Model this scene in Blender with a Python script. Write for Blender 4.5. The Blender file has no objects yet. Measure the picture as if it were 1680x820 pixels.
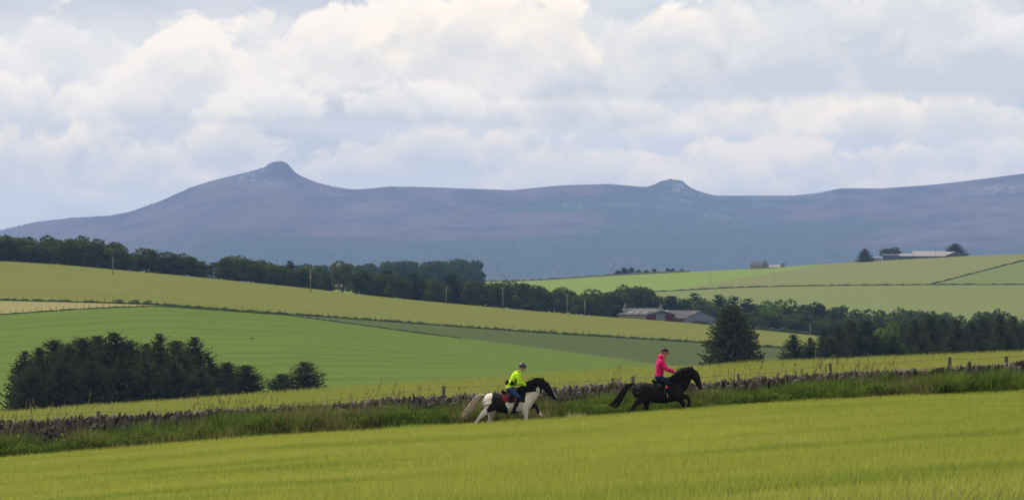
import bpy, bmesh, math, random
import numpy as np
from mathutils import Vector, Matrix

random.seed(7)
RNG = np.random.default_rng(11)
SC = bpy.context.scene
COL = SC.collection

# ------------------------------------------------------------------ camera
# the photograph is 1680x820: a long lens, 8000 px focal length, held level
F, CX, HY = 8000.0, 840.0, 410.0
cam_d = bpy.data.cameras.new('camera')
cam_d.sensor_width = 36.0
cam_d.lens = F / 1680.0 * 36.0
cam_d.clip_start = 1.0
cam_d.clip_end = 40000.0
cam = bpy.data.objects.new('camera', cam_d)
cam.location = (0, 0, 0)
cam.rotation_euler = (math.radians(90), 0, 0)
COL.objects.link(cam)
SC.camera = cam

# ------------------------------------------------------------------ render settings
SC.render.engine = 'CYCLES'
SC.cycles.use_denoising = True
SC.cycles.max_bounces = 6
SC.cycles.diffuse_bounces = 2
SC.cycles.transmission_bounces = 2
SC.cycles.volume_bounces = 0
SC.cycles.transparent_max_bounces = 4
SC.view_settings.view_transform = 'Standard'
SC.view_settings.look = 'None'
SC.view_settings.exposure = 0.0
SC.view_settings.gamma = 1.0
SC.view_settings.use_curve_mapping = False

# ------------------------------------------------------------------ node expression helper
class X:
    tree = None
    def __init__(s, sock): s.s = sock
    @staticmethod
    def put(inp, v):
        if isinstance(v, X): X.tree.links.new(v.s, inp)
        else: inp.default_value = v
    @staticmethod
    def m(op, *a, clamp=False):
        n = X.tree.nodes.new('ShaderNodeMath'); n.operation = op; n.use_clamp = clamp
        for i, v in enumerate(a): X.put(n.inputs[i], v)
        return X(n.outputs[0])
    def __add__(s, o): return X.m('ADD', s, o)
    __radd__ = __add__
    def __sub__(s, o): return X.m('SUBTRACT', s, o)
    def __rsub__(s, o): return X.m('SUBTRACT', o, s)
    def __mul__(s, o): return X.m('MULTIPLY', s, o)
    __rmul__ = __mul__
    def __truediv__(s, o): return X.m('DIVIDE', s, o)

def xclamp(a): return X.m('ADD', a, 0.0, clamp=True)
def xsmooth(a, lo, hi):
    n = X.tree.nodes.new('ShaderNodeMapRange'); n.interpolation_type = 'SMOOTHSTEP'
    X.put(n.inputs[0], a); X.put(n.inputs[1], lo); X.put(n.inputs[2], hi)
    n.inputs[3].default_value = 0; n.inputs[4].default_value = 1
    return X(n.outputs[0])
def xvec(a, b, c):
    n = X.tree.nodes.new('ShaderNodeCombineXYZ')
    for i, v in enumerate((a, b, c)): X.put(n.inputs[i], v)
    return X(n.outputs[0])
def xsep(v):
    n = X.tree.nodes.new('ShaderNodeSeparateXYZ'); X.tree.links.new(v.s, n.inputs[0])
    return X(n.outputs[0]), X(n.outputs[1]), X(n.outputs[2])
def xnoise(v, scale=1.0, detail=4.0, rough=0.5, dist=0.0, lac=2.0):
    n = X.tree.nodes.new('ShaderNodeTexNoise'); n.noise_dimensions = '3D'
    X.tree.links.new(v.s, n.inputs['Vector'])
    n.inputs['Scale'].default_value = scale; n.inputs['Detail'].default_value = detail
    n.inputs['Roughness'].default_value = rough; n.inputs['Distortion'].default_value = dist
    n.inputs['Lacunarity'].default_value = lac
    return X(n.outputs[0])
def xmix(f, a, b):
    n = X.tree.nodes.new('ShaderNodeMix'); n.data_type = 'RGBA'
    X.put(n.inputs[0], f)
    for inp, v in ((n.inputs[6], a), (n.inputs[7], b)):
        if isinstance(v, X): X.tree.links.new(v.s, inp)
        else: inp.default_value = (v[0], v[1], v[2], 1)
    return X(n.outputs[2])

# ------------------------------------------------------------------ world: sky with clouds, and the sun
SUN_EL, SUN_AZ = math.radians(50), math.radians(-52)      # high, ahead and to the left (azimuth from +Y, clockwise)
world = bpy.data.worlds.new('World'); SC.world = world
world.use_nodes = True
wt = world.node_tree; wt.nodes.clear(); X.tree = wt
w_out = wt.nodes.new('ShaderNodeOutputWorld')
w_bg = wt.nodes.new('ShaderNodeBackground')
wt.links.new(w_bg.outputs[0], w_out.inputs[0])
sky = wt.nodes.new('ShaderNodeTexSky'); sky.sky_type = 'NISHITA'; sky.sun_disc = False
sky.sun_elevation = SUN_EL; sky.sun_rotation = SUN_AZ; sky.altitude = 150
sky.air_density = 1.0; sky.dust_density = 1.2; sky.ozone_density = 1.0
BG_STRENGTH = 0.10
tc = wt.nodes.new('ShaderNodeTexCoord')
gx, gy, gz = xsep(X(tc.outputs['Generated']))
def k(*rgb): return tuple(c / BG_STRENGTH for c in rgb)
def cloud_layer(below, e0, h, s, seed, thr, wob, dark, light, soft=0.10, asp=1.9, amax=1.0, gain=2.6, lift=0.20):
    """a row of heaped clouds with a level base at elevation e0, heaps of height h"""
    p = xvec(gx * s + seed, gy * s, gz * (s * asp))
    pu = xvec(gx * s + (seed + 0.12), gy * s, gz * (s * asp) + 0.30)
    n = xnoise(p, 1.0, 10.0, 0.52, 0.35)
    nl = xnoise(p, 1.0, 3.0, 0.5, 0.35)
    nu = xnoise(pu, 1.0, 3.0, 0.5, 0.35)
    big = xnoise(xvec(gx * (s * .36) + seed * 1.7, gy * (s * .36), gz * (s * .5)), 1.0, 2.0, 0.5)
    t = (gz - (big - 0.5) * wob - e0) / h
    d = n + (big - 0.5) * 0.8 - X.m('MAXIMUM', t, 0.0) * 0.22
    a = xsmooth(d, thr, thr + soft) * xsmooth(t + (n - .5) * .6, -0.10, 0.14) * amax
    lit = xclamp(xclamp(t) * 0.42 + (nl - nu) * gain + (n - nl) * 1.4 + lift + xsmooth(d, thr + .16, thr) * 0.25)
    return xmix(a, below, xmix(lit, k(*dark), k(*light)))
c = xmix(0.6, X(sky.outputs[0]), k(.62, .74, .87))
# thin high veil over everything
veil = xnoise(xvec(gx * 14 + 3.1, gy * 14, gz * 60), 1.0, 6.0, 0.55)
c = xmix(xsmooth(veil, 0.24, 0.52) * 0.92, c, k(.93, .92, .88))
c = cloud_layer(c, 0.0050, 0.012, 52, 2.3, 0.42, 0.004, (.66, .76, .83), (1.1, 1.03, .86), soft=.14, amax=.7)
c = cloud_layer(c, 0.0480, 0.050, 17, 11.7, 0.30, 0.016, (.56, .60, .70), (.97, .94, .90), soft=.12)
c = cloud_layer(c, 0.130, 0.12, 10, 14.2, 0.40, 0.05, (.58, .63, .71), (.95, .93, .90), soft=.14, asp=1.5)
c = cloud_layer(c, 0.36, 0.40, 4.5, 21.2, 0.44, 0.2, (.58, .64, .73), (.95, .94, .92), soft=.16, asp=1.1)
# the heaped clouds above the hill: level bases, domed tops, broken edges
def hn(s, dz, det, rough, dist=.5): return xnoise(xvec(gx * s + 4.4, gy * s, gz * (s * 1.25) + dz), 1.0, det, rough, dist)
n_f = hn(95, 0.0, 10, .60); n_l = hn(95, 0.0, 2.5, .5); n_u = hn(95, .42, 2.5, .5)
n_b = hn(36, 0.0, 3, .5); n_bu = hn(36, .35, 3, .5)
relief = (n_l - n_u) * 1.3 + (n_b - n_bu) * 1.7 + (n_f - n_l) * 2.1
rag = (n_f - .5) * 2.3 + (n_b - .5) * 2.1
def heap(below, cx, base, w, h, dark, light, lift=.16, up=.5, soft=.46):
    x0 = (cx - 840) / 8000; b0 = (410 - base) / 8000; w /= 8000; h /= 8000
    ux = (gx - x0) * (1 / w); t = (gz - b0) * (1 / h); tp = X.m('MAXIMUM', t, 0.0)
    q = 1.0 - ux * ux - tp * tp + rag
    a = xsmooth(q, 0.0, soft) * xsmooth(gz + (n_f - .5) * .005, b0 - .0012, b0 + .0022)
    lit = xclamp(xclamp(t) * up + relief + lift + xsmooth(q, .9, .1) * .30)
    return xmix(a, below, xmix(lit, k(*dark), k(*light)))
G1, G2, G3 = (.80, .815, .805), (.76, .775, .775), (.86, .85, .82)
W1, W2, W3 = (1.26, 1.12, .91), (1.22, 1.11, .95), (1.11, 1.05, .96)
for a_ in ((130, 306, 260, 120, G1, W1, .34), (340, 296, 210, 105, G1, W1, .38), (720, 286, 270, 88, G1, W1, .32),
           (960, 316, 220, 90, G1, W1, .30), (1210, 316, 210, 104, G1, W1, .42), (1500, 322, 230, 96, G1, W1, .28), (1640, 282, 180, 80, G1, W2, .16),
           (690, 205, 520, 120, G2, W2, .06), (150, 196, 330, 190, G3, W3, .26), (620, 150, 330, 190, G3, W2, .34),
           (1330, 226, 330, 95, G1, W1, .40), (1620, 230, 200, 80, G1, W1, .26), (940, 212, 220, 60, G2, W2, .10),
           (1120, 168, 260, 190, G2, W2, .12), (1500, 160, 330, 190, G2, W3, -.06), (800, 110, 190, 130, G3, W1, .42),
           (50, 204, 130, 84, G1, W2, .40), (290, 176, 120, 190, G3, W2, .34), (430, 200, 120, 62, G1, W2, .42), (690, 196, 130, 66, G1, W2, .36)):
    c = heap(c, *a_)
# below the horizon: dim ground tone (hidden by the land)
c = xmix(xsmooth(gz, -0.006, -0.001), k(.16, .18, .12), c)
wt.links.new(c.s, w_bg.inputs[0]); w_bg.inputs[1].default_value = BG_STRENGTH
world.cycles.sampling_method = 'MANUAL'; world.cycles.sample_map_resolution = 512

sun_d = bpy.data.lights.new('sun', 'SUN'); sun_d.energy = 4.3; sun_d.angle = math.radians(0.6)
sun_d.color = (1.0, 0.945, 0.85)
sun = bpy.data.objects.new('sun', sun_d); COL.objects.link(sun)
to_sun = Vector((math.sin(SUN_AZ) * math.cos(SUN_EL), math.cos(SUN_AZ) * math.cos(SUN_EL), math.sin(SUN_EL)))
sun.rotation_euler = to_sun.to_track_quat('Z', 'Y').to_euler()
sun.location = (-60, 60, 120)
#SKYONLY_END
# ------------------------------------------------------------------ generic builders
def tag(o, label=None, cat=None, group=None, kind=None):
    if label: o['label'] = label
    if cat: o['category'] = cat
    if group: o['group'] = group
    if kind: o['kind'] = kind
    return o
def empty(name, loc=(0, 0, 0), rz=0.0):
    o = bpy.data.objects.new(name, None); COL.objects.link(o)
    o.location = loc; o.rotation_euler = (0, 0, rz); o.empty_display_size = 0.2
    return o
def mesh_np(name, v, f, smooth=False):
    """v (N,3), f: (M,3) or (M,4) array, or a list of faces"""
    me = bpy.data.meshes.new(name)
    if isinstance(f, np.ndarray):
        v = np.asarray(v, dtype=np.float32); k_ = f.shape[1]
        me.vertices.add(len(v)); me.vertices.foreach_set('co', v.ravel())
        me.loops.add(f.size); me.loops.foreach_set('vertex_index', f.astype(np.int32).ravel())
        me.polygons.add(len(f))
        me.polygons.foreach_set('loop_start', np.arange(0, f.size, k_, dtype=np.int32))
        me.update(calc_edges=True)
    else:
        me.from_pydata([tuple(p) for p in v], [], f)
        me.update()
    if smooth:
        me.polygons.foreach_set('use_smooth', np.ones(len(me.polygons), dtype=bool))
    me.validate()
    return me
def link(name, me, mat=None, parent=None):
    o = bpy.data.objects.new(name, me); COL.objects.link(o)
    if mat is not None and len(me.materials) == 0: me.materials.append(mat)
    if parent is not None: o.parent = parent
    return o
def obj(name, v, f, mat, parent=None, smooth=False):
    return link(name, mesh_np(name, v, f, smooth), mat, parent)
def set_attr(me, name, vals):
    a = me.attributes.new(name, 'FLOAT', 'POINT')
    a.data.foreach_set('value', np.asarray(vals, dtype=np.float32))
def box_vf(x0, x1, y0, y1, z0, z1):
    v = [(x0, y0, z0), (x1, y0, z0), (x1, y1, z0), (x0, y1, z0), (x0, y0, z1), (x1, y0, z1), (x1, y1, z1), (x0, y1, z1)]
    f = [(0, 3, 2, 1), (4, 5, 6, 7), (0, 1, 5, 4), (1, 2, 6, 5), (2, 3, 7, 6), (3, 0, 4, 7)]
    return v, f
class MB:
    """collects shapes into one mesh"""
    def __init__(s): s.v = []; s.f = []
    def add(s, v, f):
        o = len(s.v); s.v += [tuple(p) for p in v]; s.f += [tuple(i + o for i in q) for q in f]; return s
    def box(s, *a): return s.add(*box_vf(*a))
    def tube(s, pts, rad, n=6): return s.add(*tube_vf(pts, rad, n))
    def loft(s, secs, n=14): return s.add(*loft_vf(secs, n))
    def build(s, name, mat, parent=None, smooth=False): return obj(name, s.v, s.f, mat, parent, smooth)
def tube_vf(pts, rad, n=6):
    pts = [Vector(p) for p in pts]; v = []; f = []
    if not hasattr(rad, '__len__'): rad = [rad] * len(pts)
    for i, p in enumerate(pts):
        t = (pts[min(i + 1, len(pts) - 1)] - pts[max(i - 1, 0)]).normalized()
        ref = Vector((0, 1, 0)) if abs(t.y) < 0.9 else Vector((1, 0, 0))
        s_ = (ref - t * ref.dot(t)).normalized(); u_ = t.cross(s_)
        for j in range(n):
            a = 2 * math.pi * j / n
            v.append(p + s_ * (rad[i] * math.cos(a)) + u_ * (rad[i] * math.sin(a)))
    for i in range(len(pts) - 1):
        for j in range(n):
            f.append((i * n + j, i * n + (j + 1) % n, (i + 1) * n + (j + 1) % n, (i + 1) * n + j))
    f.append(tuple(range(n))[::-1]); f.append(tuple(range((len(pts) - 1) * n, len(pts) * n)))
    return v, f
def loft_vf(secs, n=14, side=(0, 1, 0)):
    """secs: (x, y, z, half_side, half_up); rounded ends"""
    cs = [Vector(s[:3]) for s in secs]; v = []; f = []; side = Vector(side)
    T = []
    for i in range(len(cs)):
        T.append((cs[min(i + 1, len(cs) - 1)] - cs[max(i - 1, 0)]).normalized())
    for i, c_ in enumerate(cs):
        t = T[i]; ref = side if abs(t.dot(side)) < 0.92 else Vector((1, 0, 0))
        s_ = (ref - t * ref.dot(t)).normalized(); u_ = t.cross(s_)
        a_, b_ = secs[i][3], secs[i][4]
        for j in range(n):
            q = 2 * math.pi * j / n
            v.append(c_ + s_ * (a_ * math.cos(q)) + u_ * (b_ * math.sin(q)))
    for i in range(len(cs) - 1):
        for j in range(n):
            f.append((i * n + j, i * n + (j + 1) % n, (i + 1) * n + (j + 1) % n, (i + 1) * n + j))
    a = len(v); v.append(cs[0] - T[0] * 0.5 * min(secs[0][3], secs[0][4]))
    b = len(v); v.append(cs[-1] + T[-1] * 0.5 * min(secs[-1][3], secs[-1][4]))
    for j in range(n):
        f.append((a, (j + 1) % n, j)); o = (len(cs) - 1) * n
        f.append((b, o + j, o + (j + 1) % n))
    return v, f
def fused(mb, voxel, smooth_it=4, deci=None):
    """union of overlapping lofts as one continuous skin"""
    me = mesh_np('tmp', mb.v, mb.f)
    o = bpy.data.objects.new('tmp', me); COL.objects.link(o)
    r = o.modifiers.new('r', 'REMESH'); r.mode = 'VOXEL'; r.voxel_size = voxel; r.use_smooth_shade = True
    if smooth_it:
        s_ = o.modifiers.new('s', 'SMOOTH'); s_.factor = 0.5; s_.iterations = smooth_it
    if deci:
        d_ = o.modifiers.new('d', 'DECIMATE'); d_.ratio = deci
    dg = bpy.context.evaluated_depsgraph_get(); dg.update()
    out = bpy.data.meshes.new_from_object(o.evaluated_get(dg))
    bpy.data.objects.remove(o); bpy.data.meshes.remove(me)
    out.polygons.foreach_set('use_smooth', np.ones(len(out.polygons), dtype=bool))
    return out

# ------------------------------------------------------------------ materials
def material(name):
    m = bpy.data.materials.new(name); m.use_nodes = True
    nt = m.node_tree; nt.nodes.clear(); X.tree = nt
    out = nt.nodes.new('ShaderNodeOutputMaterial')
    return m, nt, out
def principled(nt, out, col, rough=0.8, spec=0.3, metal=0.0, bump=None, bump_s=0.3, bump_d=0.02):
    b = nt.nodes.new('ShaderNodeBsdfPrincipled')
    if isinstance(col, X): nt.links.new(col.s, b.inputs['Base Color'])
    else: b.inputs['Base Color'].default_value = (*col, 1)
    b.inputs['Roughness'].default_value = rough; b.inputs['Metallic'].default_value = metal
    b.inputs['Specular IOR Level'].default_value = spec
    if bump is not None:
        bn = nt.nodes.new('ShaderNodeBump'); bn.inputs['Strength'].default_value = bump_s; bn.inputs['Distance'].default_value = bump_d
        nt.links.new(bump.s, bn.inputs['Height']); nt.links.new(bn.outputs[0], b.inputs['Normal'])
    nt.links.new(b.outputs[0], out.inputs[0])
    return b
def gpos(): return X(X.tree.nodes.new('ShaderNodeNewGeometry').outputs['Position'])
def opos(): return X(X.tree.nodes.new('ShaderNodeTexCoord').outputs['Object'])
def orand(): return X(X.tree.nodes.new('ShaderNodeObjectInfo').outputs['Random'])
def attr(name):
    n = X.tree.nodes.new('ShaderNodeAttribute'); n.attribute_name = name
    return X(n.outputs['Fac'])
def plain(name, col, rough=0.7, spec=0.3, metal=0.0, var=0.25, scale=8.0, fold=0.0):
    """one colour with a little uneven wear"""
    m, nt, out = material(name)
    n = xnoise(opos(), scale, 5, 0.6)
    c_ = xmix(n, tuple(v * (1 - var) for v in col), tuple(min(1, v * (1 + var)) for v in col))
    if fold:
        ox, oy, oz = xsep(opos()); n = xnoise(xvec(ox * 9 + oz * 5, oy * 9, oz * 15 - ox * 6), 1.0, 3, .55, .8)
        principled(nt, out, c_, rough, spec, metal, bump=n, bump_s=1.0, bump_d=fold)
    else: principled(nt, out, c_, rough, spec, metal, bump=n, bump_s=0.15)
    return m
def leafy(name, c0, c1, trans=0.3, tip=None, streak=None, scale=0.35, per_obj=0.0, dry=None):
    """thin leaves or blades: reflects on one side and lets some light through"""
    m, nt, out = material(name)
    p = gpos(); px, py, pz = xsep(p)
    n = xnoise(xvec(px * scale, py * scale, pz * scale), 1.0, 4, 0.6)
    c_ = xmix(xsmooth(n, .3, .7), c0, c1)
    if streak:
        sn = xnoise(xvec(px * streak[0] + py * .012, py * streak[1] - px * streak[2], 0.0), 1.0, 5, 0.62)
        c_ = xmix(xsmooth(sn, streak[3], streak[4]) * streak[6], c_, streak[5])
    if tip: c_ = xmix(attr('tip') * tip[3], c_, tip[:3])
    if dry: c_ = xmix(attr('dry'), c_, dry)
    if per_obj:
        c_ = xmix(orand() * per_obj, c_, (c0[0] * .45, c0[1] * .5, c0[2] * .5))
    d = nt.nodes.new('ShaderNodeBsdfDiffuse'); t = nt.nodes.new('ShaderNodeBsdfTranslucent')
    mx = nt.nodes.new('ShaderNodeMixShader'); mx.inputs[0].default_value = trans
    nt.links.new(c_.s, d.inputs[0]); nt.links.new(c_.s, t.inputs[0])
    nt.links.new(d.outputs[0], mx.inputs[1]); nt.links.new(t.outputs[0], mx.inputs[2])
    nt.links.new(mx.outputs[0], out.inputs[0])
    return m
def field(name, c0, c1, tram, ang=0.0, freq=0.06, tram_amt=0.3, fine=0.5, stretch=8.0, patch=None):
    """a crop seen from afar: soft patches, drilled lines across and tramlines"""
    m, nt, out = material(name)
    px, py, pz = xsep(gpos())
    ca, sa = math.cos(ang), math.sin(ang)
    a = px * ca + py * sa; b = py * ca - px * sa
    n1 = xnoise(xvec(px * .012, py * .012, 0.0), 1.0, 4, 0.55)
    n2 = xnoise(xvec(a * (fine / stretch), b * fine, 0.0), 1.0, 5, 0.65)
    c_ = xmix(xclamp(n1 * .8 + n2 * .7 - .25), c0, c1)
    wob = xnoise(xvec(a * .004, b * .02, 4.0), 1.0, 3, .5) * 1.6
    w = X.m('SINE', (b * freq + wob) * 6.2832)
    line = xsmooth(w + (n2 - .5) * 1.2, .55, 1.05)
    c_ = xmix(line * tram_amt, c_, tram)
    if patch: c_ = xmix(xsmooth(xnoise(xvec(px * .02, py * .008, 7.0), 1, 5, .6), .5, .72) * patch[3], c_, patch[:3])
    fn = xnoise(xvec(px * .9, py * .25, 1.0), 1.0, 6, .75)
    principled(nt, out, c_, 0.95, 0.1, bump=fn, bump_s=0.9, bump_d=0.5)
    return m

M = {}
M['soil'] = plain('soil', (.06, .05, .03), .95, .1, scale=.5)
M['barley'] = leafy('barley', (.262, .310, .036), (.335, .358, .052), .50, tip=(.48, .46, .11, .35),
                    streak=(.040, .30, .022, .50, .60, (.135, .225, .024), .9), scale=.12)
M['barley_far'] = leafy('barley_far', (.22, .265, .035), (.27, .285, .05), .45, tip=(.40, .38, .12, .5),
                    streak=(.05, .15, .0, .5, .68, (.16, .24, .03), .7), scale=.1)
M['field_green'] = field('field_green', (.066, .106, .003), (.091, .136, .006), (.040, .074, .003), ang=.22, freq=.043, tram_amt=.55, fine=.09)
M['field_rough'] = field('field_rough', (.042, .060, .008), (.060, .080, .013), (.032, .05, .007), freq=.03, fine=.25, stretch=2.0, patch=(.10, .13, .035, .5))
M['field_hay'] = field('field_hay', (.19, .165, .055), (.23, .195, .07), (.15, .14, .045), freq=.05, fine=.4, tram_amt=.2)
M['field_barley'] = field('field_barley', (.098, .112, .008), (.138, .140, .015), (.070, .092, .008), freq=.022, fine=.06, stretch=9, tram_amt=.38)
M['field_pale'] = field('field_pale', (.115, .135, .030), (.145, .16, .040), (.095, .118, .025), freq=.012, fine=.03, tram_amt=.4)
M['field_bright'] = field('field_bright', (.115, .17, .018), (.145, .195, .026), (.09, .14, .016), freq=.012, fine=.03, tram_amt=.4)
M['field_dull'] = field('field_dull', (.120, .128, .030), (.145, .148, .040), (.10, .112, .026), freq=.012, fine=.03, tram_amt=.4)
M['field_mid'] = field('field_mid', (.095, .125, .028), (.118, .145, .034), (.075, .102, .022), freq=.012, fine=.03, tram_amt=.4)
M['valley'] = field('valley', (.08, .12, .02), (.10, .14, .03), (.06, .1, .02), freq=.01, fine=.05)
M['verge'] = leafy('verge', (.038, .080, .010), (.155, .215, .034), .42, scale=1.6, dry=(.24, .17, .09))
M['stem'] = leafy('stem', (.15, .13, .05), (.22, .18, .08), .3, scale=1.0)
M['spruce'] = leafy('spruce', (.034, .044, .014), (.072, .082, .026), .22, scale=.45, per_obj=.5)
M['pine'] = leafy('pine', (.015, .032, .014), (.032, .055, .02), .12, scale=.3, per_obj=.6)
M['broadleaf'] = leafy('broadleaf', (.036, .062, .010), (.100, .130, .020), .33, scale=.28, per_obj=.55)
M['beech'] = leafy('beech', (.028, .058, .018), (.062, .105, .03), .22, scale=.2, per_obj=.3)
M['willow'] = leafy('willow', (.075, .095, .04), (.11, .13, .055), .25, scale=.3)
M['limetree'] = leafy('limetree', (.07, .12, .022), (.11, .165, .03), .25, scale=.3)
M['shrub'] = leafy('shrub', (.03, .05, .018), (.06, .085, .028), .2, scale=.5)
M['bark'] = plain('bark', (.075, .06, .045), .9, .1, scale=14)
M['wood'] = plain('wood', (.20, .175, .145), .9, .15, scale=10)
M['old_wood'] = plain('old_wood', (.11, .10, .075), .9, .15, scale=12)
M['wire'] = plain('wire', (.12, .11, .10), .6, .3, .6)
def stone_mat():
    m, nt, out = material('stone')
    p = opos(); n = xnoise(p, 9, 8, .65); l = xnoise(p, 3.2, 5, .6)
    base = xmix(orand(), (.042, .032, .025), (.165, .138, .115))
    c_ = xmix(n, xmix(.6, base, (.03, .025, .02)), base)
    c_ = xmix(xsmooth(l, .57, .68) * .7, c_, (.26, .25, .23))          # lichen, plus extra pale patches painting in the look of sunlit tops
    c_ = xmix(xsmooth(xnoise(p, 5.0, 4, .6), .62, .72) * .6, c_, (.20, .13, .05))
    principled(nt, out, c_, .95, .2, bump=n, bump_s=.6, bump_d=.03)
    return m
M['stone'] = stone_mat()

# ================================================================== the land
def smooth_poly(pts, sig=14.0):
    """polyline (x, row) -> softened function"""
    xs = np.array([p[0] for p in pts], float); ys = np.array([p[1] for p in pts], float)
    st = 4.0 if sig > 3 else 1.0; gxs = np.arange(xs[0] - 200, xs[-1] + 200, st)
    # straight continuation past both ends
    g = np.interp(gxs, xs, ys)
    g = np.where(gxs < xs[0], ys[0], g); g = np.where(gxs > xs[-1], ys[-1], g)
    kx = np.arange(-12, 13) * st; ker = np.exp(-(kx / sig) ** 2 / 2); ker /= ker.sum()
    pad = np.pad(g, 12, mode='edge'); gs = np.convolve(pad, ker, 'valid')
    return lambda u: np.interp(u, gxs, gs)
def row_z(row, Y): return (HY - row) / F * Y
def P(px, row, Y): return Vector(((px - CX) / F * Y, Y, (HY - row) / F * Y))
def vnoise(x, y, seed=0):
    """smooth value noise in numpy"""
    x = np.asarray(x, float); y = np.asarray(y, float)
    xi = np.floor(x).astype(np.int64); yi = np.floor(y).astype(np.int64); fx = x - xi; fy = y - yi
    fx = fx * fx * (3 - 2 * fx); fy = fy * fy * (3 - 2 * fy)
    def h(a, b):
        n = (a * 374761393 + b * 668265263 + seed * 1442695041) & 0x7fffffff
        n = ((n ^ (n >> 13)) * 1274126177) & 0x7fffffff
        return ((n ^ (n >> 16)) & 0xffff) / 65535.0
    return (h(xi, yi) * (1 - fx) + h(xi + 1, yi) * fx) * (1 - fy) + (h(xi, yi + 1) * (1 - fx) + h(xi + 1, yi + 1) * fx) * fy
def fbm(x, y, o=5, seed=0, rough=.5):
    s_ = 0; a = 1; t = 0
    for i in range(o):
        s_ = s_ + a * vnoise(x * 2 ** i, y * 2 ** i, seed + i * 17); t += a; a *= rough
    return s_ / t

# --- near ground (wall, verge, crop): one slope falling to the left
CROP_H = 0.30
Y_EDGE, Y_WALL, Y_BACK = 150.0, 154.6, 156.5
edge_row = smooth_poly([(-900, 812), (0, 748), (200, 731), (400, 714), (560, 703), (760, 692), (900, 684), (1060, 672), (1200, 662), (1400, 650), (1680, 638), (2600, 590)], 40)
def z_near(Xm, Y):
    u = Xm * F / Y_EDGE + CX
    return row_z(edge_row(u), Y_EDGE) - CROP_H + 0.009 * (Y_EDGE - Y)
wall_top = smooth_poly([(-900, 748), (0, 692), (60, 690), (160, 684), (250, 680), (330, 675), (430, 670), (530, 664), (600, 660), (640, 654), (780, 648), (915, 636), (1000, 630), (1060, 630), (1150, 630), (1200, 625), (1290, 617), (1400, 611), (1500, 609), (1560, 604), (1620, 600), (1680, 594), (2600, 540)], 10)

crestB = smooth_poly([(-2400, 800), (-900, 735), (0, 675), (200, 661), (420, 646), (530, 637), (760, 622), (840, 616), (1000, 606), (1180, 597), (1320, 590), (1500, 583), (1680, 575), (2600, 535), (4000, 480)], 30)
topC = smooth_poly([(-2400, 560), (-400, 535), (0, 516), (130, 507), (250, 502), (400, 510), (480, 518), (560, 529), (700, 548), (850, 566), (1000, 586), (1080, 598), (1300, 626), (1680, 650), (4000, 680)], 16)
fence = smooth_poly([(-2400, 490), (-400, 491), (0, 493), (160, 497), (250, 500), (430, 513), (600, 525), (760, 537), (900, 547), (1000, 553), (1100, 559), (1160, 563), (1250, 569), (1400, 578), (1680, 600), (4000, 640)], 16)
crestE = smooth_poly([(-2400, 420), (-900, 415), (0, 428), (100, 434), (200, 443), (300, 452), (400, 462), (500, 472), (600, 484), (700, 494), (800, 503), (900, 512), (1000, 520), (1100, 527), (1170, 533), (1250, 541), (1400, 556), (1680, 585), (4000, 600)], 25)
botG = smooth_poly([(-2400, 520), (0, 500), (840, 512), (1300, 520), (1680, 526), (4000, 540)], 40)
midG = smooth_poly([(-2400, 480), (0, 474), (840, 484), (1100, 478), (1200, 472), (1300, 469.5), (1480, 467.5), (1680, 467), (4000, 470)], 30)
crestG = smooth_poly([(-2400, 470), (0, 464), (340, 463), (700, 463), (870, 461), (1000, 452), (1130, 446), (1250, 440), (1340, 434), (1430, 427), (1560, 421), (1680, 416), (2400, 395), (4000, 390)], 25)
def sep(lo, up, d): return lambda u: np.maximum(lo(u), up(u) + d)      # keep lo at least d px below up
topC2 = sep(topC, fence, 1.2)
LINES = [   # (distance, screen row) control lines of the land beyond the wall
    (Y_BACK, None),
    (240.0, lambda u: crestB(u) + CROP_H * F / 240.0),
    (340.0, lambda u: crestB(u) + 22),
    (560.0, lambda u: crestB(u) + 26),
    (900.0, topC2),
    (1000.0, fence),
    (1300.0, crestE),
    (1420.0, lambda u: crestE(u) + 9),
    (1900.0, botG),
    (2150.0, midG),
    (2600.0, crestG),
    (3000.0, lambda u: crestG(u) + 14),
    (9600.0, lambda u: 478 + 0 * u),
]
def line_z(i, u):
    Y, fn = LINES[i]
    if fn is None: return z_near((u - CX) / F * Y, Y)
    return row_z(fn(u), Y)
def ground(u, Y):
    """height of the land beyond the wall at column u and distance Y"""
    u = np.asarray(u, float)
    for i in range(len(LINES) - 1):
        if Y <= LINES[i + 1][0] or i == len(LINES) - 2:
            a, b = LINES[i][0], LINES[i + 1][0]; t = (Y - a) / (b - a)
            return line_z(i, u) * (1 - t) + line_z(i + 1, u) * t
def ground_row(u, Y): return HY - ground(u, Y) * F / Y
def strip(name, i0, i1, mat, uL=-2400, uR=4080, rows=8, cols=None, bump=0.0, seed=1):
    """land between control lines i0 and i1; side limits may be functions of distance"""
    Ys = []
    for i in range(i0, i1):
        Ys += list(np.linspace(LINES[i][0], LINES[i + 1][0], rows, endpoint=False))
    Ys.append(LINES[i1][0]); V = []
    fl = uL if callable(uL) else (lambda Y: uL); fr = uR if callable(uR) else (lambda Y: uR)
    s_ = None
    for Y in Ys:
        a, b = fl(Y), fr(Y)
        if s_ is None:
            n = cols or int(max(24, (b - a) / 12)); s_ = np.linspace(0, 1, n)
        u = a + (b - a) * s_; Xm = (u - CX) / F * Y
        Z = ground(u, Y)
        if bump: Z = Z + bump * (fbm(Xm / 60, np.full_like(Xm, Y / 60), 3, seed) - .5) * math.sin(math.pi * (Y - Ys[0]) / (Ys[-1] - Ys[0]))
        V.append(np.stack([Xm, np.full_like(Xm, Y), Z], 1))
    n = len(s_); V = np.concatenate(V)
    r = np.arange(len(Ys) - 1)[:, None] * n; c_ = np.arange(n - 1)[None, :]
    a = (r + c_).ravel(); f = np.stack([a, a + 1, a + n + 1, a + n], 1)
    return tag(obj(name, V, f, mat, None, True), kind='structure')

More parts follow.
